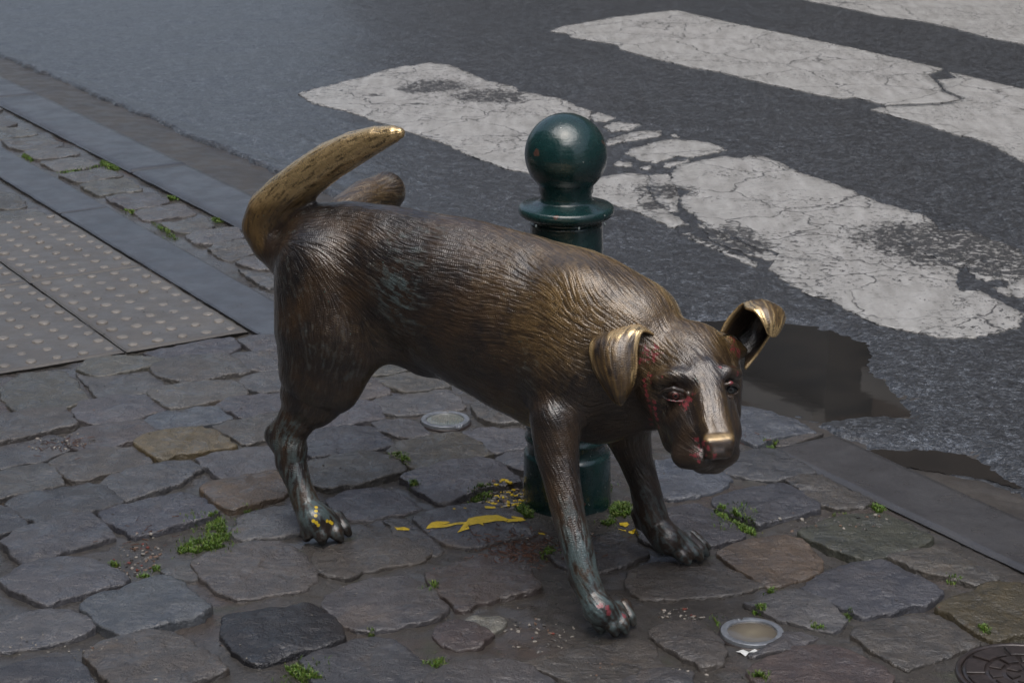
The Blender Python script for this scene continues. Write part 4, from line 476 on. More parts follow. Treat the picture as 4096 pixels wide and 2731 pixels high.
# ------------------------------------------------------------------ marks, litter, gravel, moss
for k, poly in enumerate([[[-0.167,3.517],[-0.158,3.543],[-0.147,3.551],[-0.124,3.553],[-0.121,3.548],[-0.138,3.539],[-0.089,3.547],[-0.086,3.566],[-0.066,3.573],[-0.031,3.585],[-0.007,3.569],[0.019,3.583],[0.028,3.569],[0.016,3.562],[-0.007,3.553],[-0.016,3.558],[-0.057,3.545],[-0.055,3.532],[-0.065,3.538],[-0.085,3.528],[-0.082,3.517],[-0.106,3.503],[-0.102,3.511],[-0.094,3.536],[-0.123,3.528],[-0.152,3.523]],[[-0.055,3.639],[-0.034,3.639],[-0.032,3.631],[-0.052,3.626]],[[-0.117,3.615],[-0.112,3.615],[-0.112,3.608],[-0.117,3.608]],[[-0.096,3.623],[-0.091,3.623],[-0.091,3.618],[-0.096,3.618]],[[-0.229,3.537],[-0.225,3.531],[-0.211,3.539],[-0.199,3.531],[-0.2,3.523],[-0.224,3.523]],[[0.211,3.569],[0.227,3.571],[0.23,3.558],[0.223,3.548],[0.212,3.558]],[[0.226,3.528],[0.239,3.531],[0.241,3.523],[0.234,3.516],[0.227,3.521]],[[0.206,3.541],[0.222,3.534],[0.223,3.528],[0.213,3.534]],[[-0.001,3.583],[0.022,3.583],[0.022,3.579],[0.0,3.577]],[[0.051,3.525],[0.062,3.521],[0.065,3.511],[0.053,3.516]]]):
    P = np.array(poly); o = flat_poly('paint_splash', [tuple(p) for p in P], .0, M_YEL, pave, st=False, noise=.0008, step=.006, seed=k, thick=0)
    bmm = bmesh.new(); bmm.from_mesh(o.data); bmesh.ops.triangulate(bmm, faces=bmm.faces)
    for _ in range(3):
        es = [e for e in bmm.edges if e.calc_length() > .012]
        if es: bmesh.ops.subdivide_edges(bmm, edges=es, cuts=1)
        bmesh.ops.triangulate(bmm, faces=[f for f in bmm.faces if len(f.verts) > 3])
    bmm.to_mesh(o.data); bmm.free(); o['_drape'] = 1
dg = None
def surface_z(xs, objs):
    from mathutils.bvhtree import BVHTree
    V, F = [], []
    for o in objs:
        b = len(V); V += [(v.co.x+o.location.x, v.co.y+o.location.y, v.co.z) for v in o.data.vertices]; F += [tuple(i+b for i in p.vertices) for p in o.data.polygons]
    t = BVHTree.FromPolygons(V, F); out = []
    for x, y in xs:
        h = t.ray_cast(Vector((float(x), float(y), .2)), Vector((0, 0, -1)))[0]; out.append(h.z if h else 0.)
    return np.array(out)
near = [o for o in pave.children if o.name.startswith(('cobble', 'tactile', 'paving'))]
allg = near+[pave]
for o in [o for o in pave.children if '_drape' in o]:
    V = np.array([v.co[:] for v in o.data.vertices]); V[:, 2] = surface_z(V[:, :2], allg)+.0012; o.data.vertices.foreach_set('co', V.astype(np.float32).ravel()); del o['_drape']
rg = np.random.default_rng(7)
ico = bmesh.new(); bmesh.ops.create_icosphere(ico, subdivisions=1, radius=1); IV = np.array([v.co[:] for v in ico.verts]); IF = np.array([[v.index for v in f.verts] for f in ico.faces]); ico.free()
def pebbles(name, P, R_, m, fm, label, cat, flat=.6):
    V, F, FM = [], [], []
    Z = surface_z(P, allg)
    for i, ((x, y), r) in enumerate(zip(P, R_)):
        q = IV*(1+.25*rg.standard_normal((12, 1)))*r*np.array([rg.uniform(.8, 1.5), rg.uniform(.7, 1), flat]); a = rg.uniform(0, 6.28); ca, sa = math.cos(a), math.sin(a)
        q = np.stack([q[:, 0]*ca-q[:, 1]*sa+x, q[:, 0]*sa+q[:, 1]*ca+y, q[:, 2]+Z[i]+r*.15], 1); F.append(IF+len(V)*12); V.append(q); FM += [fm[i]]*20
    return tag(mesh(name, np.concatenate(V), np.concatenate(F), m, smooth=False, fm=FM), label, cat, kind='stuff')
PM = [mat_plain('pebble_pale', (.30, .275, .24), .5, noise=300), mat_plain('pebble_orange', (.16, .10, .07), .5, noise=300), mat_plain('pebble_brick', (.20, .05, .035), .5, noise=300), mat_plain('pebble_grey', (.10, .095, .09), .45, noise=300), mat_plain('pebble_dark', (.03, .028, .026), .45, noise=300), M_YEL]
P, R_, fm = [], [], []
def cluster(cx, cy, rx, ry, n, r0, r1, mix_):
    for _ in range(n):
        a, q = rg.uniform(0, 6.28), math.sqrt(rg.uniform(0, 1)); P.append((cx+rx*q*math.cos(a), cy+ry*q*math.sin(a))); R_.append(rg.uniform(r0, r1)); fm.append(int(rg.choice(len(mix_), p=mix_)))
for a in [(-0.709,3.407,0.045,0.1,90,0.0012,0.005,[0.3,0.25,0.1,0.2,0.15]),(-0.008,3.703,0.05,0.06,140,0.002,0.006,[0.1,0.05,0,0.25,0.15,0.45]),(-0.038,3.703,0.04,0.05,60,0.002,0.006,[0.2,0.1,0,0.45,0.25]),(-0.766,3.018,0.1,0.05,40,0.001,0.003,[0.7,0.1,0,0.2,0]),(0.213,2.894,0.15,0.1,30,0.001,0.003,[0.5,0.3,0,0.2,0]),(0.045,3.081,0.07,0.07,60,0.001,0.004,[0.4,0.2,0.05,0.25,0.1]),(0.621,3.549,0.12,0.05,50,0.001,0.005,[0.3,0.2,0,0.4,0.1]),(0.303,3.154,0.05,0.03,40,0.001,0.004,[0.5,0.2,0.05,0.25,0]),(0.065,3.511,0.1,0.05,60,0.001,0.003,[0.2,0.2,0.1,0.3,0.2]),(-0.989,4.003,0.08,0.05,60,0.001,0.004,[0.3,0.2,0.0,0.4,0.1])]: cluster(*a)
for _ in range(2600):
    y = rg.uniform(2.85, 5.2); x = rg.uniform(-.24, .24)*y
    if np.dot((x, y), NX) > 2.5: continue
    P.append((x, y)); R_.append(.0006+.0018*rg.uniform(0, 1)**5); fm.append(int(rg.choice(5, p=[.16, .05, .02, .45, .32])))
pebbles('gravel', np.array(P), R_, PM, fm, 'loose grit and small pebbles in the joints of the pavement', 'gravel')
# moss and grass blades
V, F, FM = [], [], []
for d, poly in [(1,[[-0.601,3.591],[-0.584,3.603],[-0.568,3.591],[-0.555,3.518],[-0.533,3.483],[-0.561,3.441],[-0.587,3.434],[-0.602,3.407],[-0.632,3.421],[-0.639,3.448],[-0.614,3.483],[-0.591,3.497]]),(1,[[-0.755,3.387],[-0.744,3.39],[-0.731,3.364],[-0.745,3.364]]),(0.7,[[-0.674,3.36],[-0.661,3.364],[-0.652,3.347],[-0.665,3.344]]),(0.7,[[-0.69,3.324],[-0.671,3.328],[-0.667,3.315],[-0.684,3.315]]),(0.6,[[-0.535,3.629],[-0.531,3.64],[-0.512,3.625],[-0.531,3.599]]),(1,[[-0.379,2.953],[-0.356,2.964],[-0.346,2.937],[-0.309,2.896],[-0.339,2.891],[-0.367,2.927]]),(1,[[-0.086,3.695],[-0.068,3.731],[-0.038,3.735],[-0.047,3.691],[-0.074,3.683]]),(1,[[0.008,3.647],[0.023,3.671],[0.04,3.632],[0.044,3.597],[0.022,3.605],[0.01,3.624]]),(1.3,[[0.196,3.655],[0.209,3.679],[0.237,3.667],[0.237,3.616],[0.22,3.593],[0.196,3.601]]),(0.7,[[0.174,3.571],[0.196,3.597],[0.207,3.578],[0.185,3.548]]),(0.8,[[0.052,3.429],[0.072,3.44],[0.083,3.412],[0.066,3.391],[0.055,3.398]]),(0.8,[[-0.161,3.271],[-0.137,3.277],[-0.132,3.258],[-0.146,3.239]]),(1,[[-0.146,2.971],[-0.117,2.99],[-0.109,2.963],[-0.13,2.947]]),(0.8,[[-0.249,3.078],[-0.236,3.081],[-0.237,3.066],[-0.247,3.066]]),(0.6,[[-0.217,3.752],[-0.198,3.764],[-0.192,3.743],[-0.212,3.735]]),(0.2,[[0.188,3.743],[0.208,3.777],[0.203,3.735]]),(1.2,[[0.399,3.636],[0.413,3.648],[0.439,3.609],[0.452,3.571],[0.477,3.549],[0.472,3.512],[0.445,3.534],[0.418,3.579],[0.401,3.609]]),(1,[[0.717,3.64],[0.728,3.66],[0.747,3.652],[0.738,3.617],[0.718,3.621]]),(0.7,[[0.636,3.609],[0.65,3.621],[0.667,3.613],[0.64,3.594]]),(1,[[0.462,3.25],[0.472,3.263],[0.482,3.247],[0.469,3.237]]),(0.8,[[0.344,3.13],[0.357,3.139],[0.363,3.118],[0.348,3.1]]),(0.8,[[0.422,3.163],[0.437,3.175],[0.458,3.154],[0.444,3.148]]),(0.7,[[0.516,3.094],[0.533,3.109],[0.543,3.094],[0.529,3.086]]),(0.5,[[0.586,3.154],[0.601,3.16],[0.596,3.124],[0.584,3.124]]),(0.8,[[0.805,3.089],[0.821,3.091],[0.822,3.054],[0.81,3.057]]),(1,[[0.394,2.914],[0.409,2.919],[0.423,2.896],[0.399,2.896]]),(0.3,[[0.793,3.288],[0.811,3.298],[0.827,3.282],[0.798,3.276]]),(1,[[0.558,4.012],[0.576,4.017],[0.583,4.003],[0.565,3.983]]),(0.7,[[-0.26,3.93],[-0.243,3.935],[-0.213,3.892],[-0.226,3.869]]),(0.7,[[-0.215,3.756],[-0.197,3.765],[-0.191,3.743],[-0.212,3.734]]),(0.6,[[-1.786,6.995],[-1.775,7.022],[-1.721,6.94],[-1.72,6.886]]),(0.8,[[-1.475,6.86],[-1.474,6.913],[-1.38,6.781],[-1.395,6.742]]),(0.4,[[-1.588,6.729],[-1.538,6.781],[-1.483,6.846],[-1.467,6.82],[-1.554,6.699]]),(0.7,[[-1.145,6.353],[-1.124,6.353],[-1.097,6.285],[-1.124,6.292]]),(0.7,[[-0.953,6.056],[-0.921,6.046],[-0.909,5.994],[-0.934,5.994]]),(0.3,[[-1.252,6.163],[-1.226,6.163],[-1.191,6.109],[-1.222,6.109]]),(0.25,[[-1.135,5.994],[-1.101,5.973],[-1.009,5.775],[-1.033,5.775]])]:
    Q = np.array(poly); lo, hi = Q.min(0)-.004, Q.max(0)+.004
    area = abs(sum(Q[i][0]*Q[(i+1) % len(Q)][1]-Q[(i+1) % len(Q)][0]*Q[i][1] for i in range(len(Q))))/2
    n = int(area*320000*d)+30; X = rg.uniform(lo, hi, (n*3, 2)); X = X+np.where(rg.uniform(0, 1, (len(X), 1)) < .3, .009, .003)*rg.standard_normal(X.shape); X = X[inside(X, Q) | (rg.uniform(0, 1, len(X)) < .05)][:n]
    X = X[fbm(X*60, 3, 2) > -.45]
    if not len(X): continue
    far = X[:, 1].mean() > 4.6
    Z = surface_z(X, allg) if not far else np.full(len(X), .002)
    hmul = .55+.45*(1-np.clip(np.hypot(*((X-Q.mean(0))/(hi-lo)*2).T), 0, 1))
    for (x, y), z, hm in zip(X, Z, hmul):
        hgt = rg.uniform(.004, .0115)*hm*(1.1 if d >= 1 else .8); wd = rg.uniform(.0006, .0013)*(1.6 if far else 1); a = rg.uniform(0, 6.28); l = rg.uniform(.2, 1.3)*hgt; b = a+rg.uniform(-1, 1)
        i = len(V); dx, dy = math.cos(a)*wd, math.sin(a)*wd; lx, ly = -math.sin(b)*l, math.cos(b)*l
        V += [(x-dx, y-dy, z-.001), (x+dx, y+dy, z-.001), (x+lx*.4+dx*.8, y+ly*.4+dy*.8, z+hgt*.7), (x+lx*.4-dx*.8, y+ly*.4-dy*.8, z+hgt*.7), (x+lx, y+ly, z+hgt)]
        F += [(i, i+1, i+2, i+3), (i+3, i+2, i+4)]; c = int(rg.choice(3, p=[.62, .27, .11])); FM += [c, c]
GM = [mat_plain('moss_green', (.10, .19, .02), .5, noise=40), mat_plain('moss_dark', (.05, .085, .015), .5, noise=40), mat_plain('moss_yellow', (.20, .24, .05), .5, noise=40)]
for g_ in GM: g_.node_tree.nodes['Principled BSDF'].inputs['Subsurface Weight'].default_value = 0
mo = tag(mesh('moss', np.array(V), F, GM, smooth=False, fm=FM), 'green moss and tiny grass growing in the joints between stones', 'moss', kind='stuff')
# twigs
V, F = [], []
for cx, cy, sx, sy, n in [(0.035,3.426,0.05,0.035,260),(0.022,3.482,0.05,0.03,80),(0.515,4.027,0.02,0.02,14),(-0.717,3.462,0.05,0.06,20),(-0.967,3.976,0.03,0.03,40)]:
    X = np.array([cx, cy])+rg.standard_normal((n, 2))*[sx, sy]; Z = surface_z(X, allg)
    for (x, y), z in zip(X, Z):
        a = rg.uniform(0, 3.14); L = rg.uniform(.006, .018); r = rg.uniform(.0004, .0009); dx, dy = math.cos(a)*L, math.sin(a)*L; px, py = -math.sin(a)*r, math.cos(a)*r; i = len(V)
        z += .001; V += [(x-px, y-py, z), (x+px, y+py, z), (x, y, z+r*1.6), (x+dx-px*.5, y+dy-py*.5, z+rg.uniform(0, .003)), (x+dx+px*.5, y+dy+py*.5, z+.001), (x+dx, y+dy, z+.0025)]
        F += [(i, i+3, i+4, i+1), (i+1, i+4, i+5, i+2), (i+2, i+5, i+3, i), (i, i+1, i+2), (i+3, i+5, i+4)]
tag(mesh('leaf_litter', np.array(V), F, mat_plain('dead_reddish_needles', (.10, .045, .028), .6, noise=90), smooth=False), 'reddish dead twigs and needles at the foot of the bollard', 'leaf litter', kind='stuff')
# scrap of paper
px_, py_ = [0.399,3.0]
Vp = np.array([(-.020, .006, 0), (-.008, .0075, .003), (.002, .0025, .001), (.012, .0075, .004), (.019, .004, .001), (.010, .000, .002), (.001, -.003, .003), (-.006, -.013, .0005), (-.013, -.004, .003)])
Vp[:, 2] += .002; n = len(Vp); Vb = Vp.copy(); Vb[:, 2] -= .0004
o = mesh('paper_scrap', np.concatenate([Vp, Vb]), [(0, 1, 8), (1, 2, 6, 8), (2, 3, 5), (3, 4, 5), (2, 5, 6), (6, 7, 8)]+[tuple(i+n for i in f[::-1]) for f in [(0, 1, 8), (1, 2, 6, 8), (2, 3, 5), (3, 4, 5), (2, 5, 6), (6, 7, 8)]]+[(i, i+n, (i+1) % n+n, (i+1) % n) for i in range(n)], M_WHITE, smooth=False)
o.location = (px_, py_, float(surface_z([(px_, py_)], allg)[0])); tag(o, 'small torn scrap of white paper lying in front of the nearer ground light', 'paper scrap')
o = stone([(x, y) for x, y in [[-0.08,3.106],[-0.072,3.124],[-0.048,3.13],[-0.022,3.134],[-0.015,3.115],[-0.022,3.097],[-0.04,3.082],[-0.06,3.083],[-0.076,3.095]]], 5, 'tan2', 900, .006); o.parent = None; o.name = 'stone_flake'; o.color = (.17, .17, .15, 1); tag(o, 'pale flat flake of stone lying left of the near front paw', 'stone flake')

# ------------------------------------------------------------------ recessed ground lights
def ground_light(x, y, z, rot, label, mud):
    t = tag(empty('ground_light', (x, y, z), rot), label, 'ground light', 'recessed lights in the pavement')
    R0 = .0545
    V, F = lathe([(R0*1.07, -.03), (R0*1.07, -.003), (R0*1.03, -.001), (R0*1.03, -.03)], 72); mesh('housing', V, F, M_IRON, t)
    prof = [(R0*1.0, -.012), (R0*1.0, .0038), (R0*.99, .0048), (R0*.97, .0050), (R0*.80, .0050), (R0*.79, .0046), (R0*.78, -.004), (R0*.77, -.02)]; V, F = lathe(prof, 96)
    for a in (-.95, 1.6): # notches for the screws
        cx, cy = math.cos(a)*R0*.985, math.sin(a)*R0*.985; q = V; d = np.hypot(q[:, 0]-cx, q[:, 1]-cy); k = (d < .0055) & (q[:, 2] > .001); q[k, 2] = -.001
        Vs, Fs = lathe([(.0045, -.006), (.0045, .0015), (.0036, .0024), (.0018, .0026), (.0016, .0014), (.0001, .0014)], 20, cx, cy); mesh('screw', Vs, Fs, M_STEEL, t)
    mesh('ring', V, F, M_STEEL, t)
    N = NT('ground_light_glass_'+('muddy' if mud else 'ribbed')); cc = N.n('TexCoord').outputs['Object']; ln = N.n('VectorMath'); ln.operation = 'LENGTH'; N.set(ln.inputs[0], cc)
    if mud: col = N.mix(N.mr(N.math('ADD', ln.outputs['Value'], N.math('MULTIPLY', N.noise(60, 3), .02)), .012, .055, 0, 1), (.21, .185, .135), (.085, .075, .062)); nn = N.bump(N.noise(30, 3), .001, .3)
    else: col = N.mix(N.mr(N.noise(50, 4), .4, .65, 0, 1), (.13, .145, .125), (.19, .185, .155)); nn = N.bump(N.noise(60, 2, .5, cc, (6, .4, 1, .4)), .004, .7)
    gm = N.out(col, .12, nn, spec=.6, coat=.6, coat_r=.05)
    V, F = lathe([(R0*.782, .002), (R0*.7, .0028), (R0*.4, .0032), (.0001, .0034)], 64); mesh('glass', V, F, gm, t)
    return t
ground_light(-.1497, 4.145, .0065, .0, 'clean steel ringed round light set in the paving under the dog belly', False)
ground_light(.4144, 3.0728, .0035, .3, 'muddy round light with a dull steel ring in front of the dog head', True)

# ------------------------------------------------------------------ manhole cover (mostly outside the frame)
t = tag(empty('manhole_cover', (*[0.849,2.916], .004), math.radians(-18)), 'reddish rusty cast iron manhole cover with raised segments at the corner of the pavement', 'manhole cover')
V, F = lathe([(.165, -.03), (.165, .004), (.162, .006), (.153, .006), (.151, .0035), (.150, -.02)], 96); mesh('frame', V-[0, 0, .003], F, M_IRON, t)
V, F = lathe([(.149, -.02), (.149, .0), (.148, .0015), (.0001, .0015)], 96); mesh('lid', V, F, M_IRON, t)
def sector(r0, r1, a0, a1, h=.0035, c=.0012):
    n = 6; V = []; 
    for z, ins in ((.001, 0), (.0015+h-c, 0), (.0015+h, c)):
        for r in (r0+ins, r1-ins):
            for i in range(n+1): a = a0+(a1-a0)*i/n; a += (ins/r)*(1 if i == 0 else -1 if i == n else 0); V.append((r*math.cos(a), r*math.sin(a), z))
    m = n+1; F = []
    rings = [[b*2*m+i for i in range(m)]+[b*2*m+m+i for i in range(m-1, -1, -1)] for b in range(3)]; L = 2*m
    for b in range(2):
        for i in range(L): F.append((rings[b][i], rings[b+1][i], rings[b+1][(i+1) % L], rings[b][(i+1) % L]))
    for i in range(n): F.append((4*m+i, 4*m+m+i, 4*m+m+i+1, 4*m+i+1))
    return np.array(V), F
t.scale = (.70, .70, 1)
for r0, r1, nseg, gap in ((.020, .048, 6, .30), (.060, .088, 10, .16), (.098, .142, 9, .12)):
    for i in range(nseg):
        a = 6.2832*i/nseg; V, F = sector(r0, r1, a+gap/2, a+6.2832/nseg-gap/2); mesh('raised_segment', V, F, M_IRON, t, smooth=False)

# ------------------------------------------------------------------ bollard
BY = 3.69; f_, cp_, sp_ = 4500., math.cos(math.radians(17.5)), math.sin(math.radians(17.5))
def bz(py, y=BY): v = (py-784)/f_; k = y/(cp_-v*sp_); return 1.5+k*(-sp_-v*cp_)
def br(r, py): return r/f_*(BY*cp_-(bz(py)-1.5)*sp_)
bl = tag(empty('bollard', (.112, BY, 0)), 'dark green painted cast iron bollard with a ball top behind the dog', 'bollard')
def pr(*pts): return [(br(r, py), bz(py)) for py, r in pts]
lean = (-.012, 0)
V, F = lathe([(br(101, 1180), -.03)]+pr((1200, 101), (1150, 100.5), (1090, 100), (1040, 99.5), (1036, 99), (1033, 94), (1029, 91), (1020, 91), (1012, 92), (1006, 95), (1002, 97.5), (997, 97.5), (993, 95), (988, 92.5), (981, 92.5), (976, 96), (970, 97.5), (964, 96), (958, 93.5), (900, 92), (800, 90), (700, 88), (600, 85.5), (540, 84), (515, 83)), 96, 0, 0, lean); mesh('shaft', V, F, M_GREEN, bl)
V, F = lathe(pr((516, 83.2), (512, 84), (509, 82), (506, 79), (502, 78.5), (499, 82), (497, 92), (495, 101), (491, 107), (486, 110), (480, 110.5), (474, 109), (471, 105), (469.5, 98), (466, 80), (463.5, 70), (461.5, 64), (458, 61), (452, 60)), 96, 0, 0, lean); mesh('collar', V, F, M_GREEN, bl)
rb = br(95, 354); zc = bz(354.5)
pf = [(br(60, 455), bz(455)), (br(59, 447), bz(447)), (br(62, 440), bz(440))]
for i in range(40):
    a = math.radians(-48+i*138/39); pf.append((max(rb*math.cos(a), .0001), zc+rb*math.sin(a)))
V, F = lathe(pf, 96, 0, 0, lean); mesh('ball', V, F, M_GREEN, bl)
wd_ = mat_plain('rain_drop', (.25, .3, .3), .05, spec=.8)
for a in (-1.32, -.62, -2.3):
    r0 = br(105, 495); z0 = bz(497.5); V, F = lathe([(.0001, -.006), (.0016, -.0045), (.0021, -.0025), (.0014, 0), (.0008, .001)], 12); o = mesh('water_drop', V, F, wd_, bl); o.location = (r0*math.cos(a)+lean[0]*z0, r0*math.sin(a), z0)

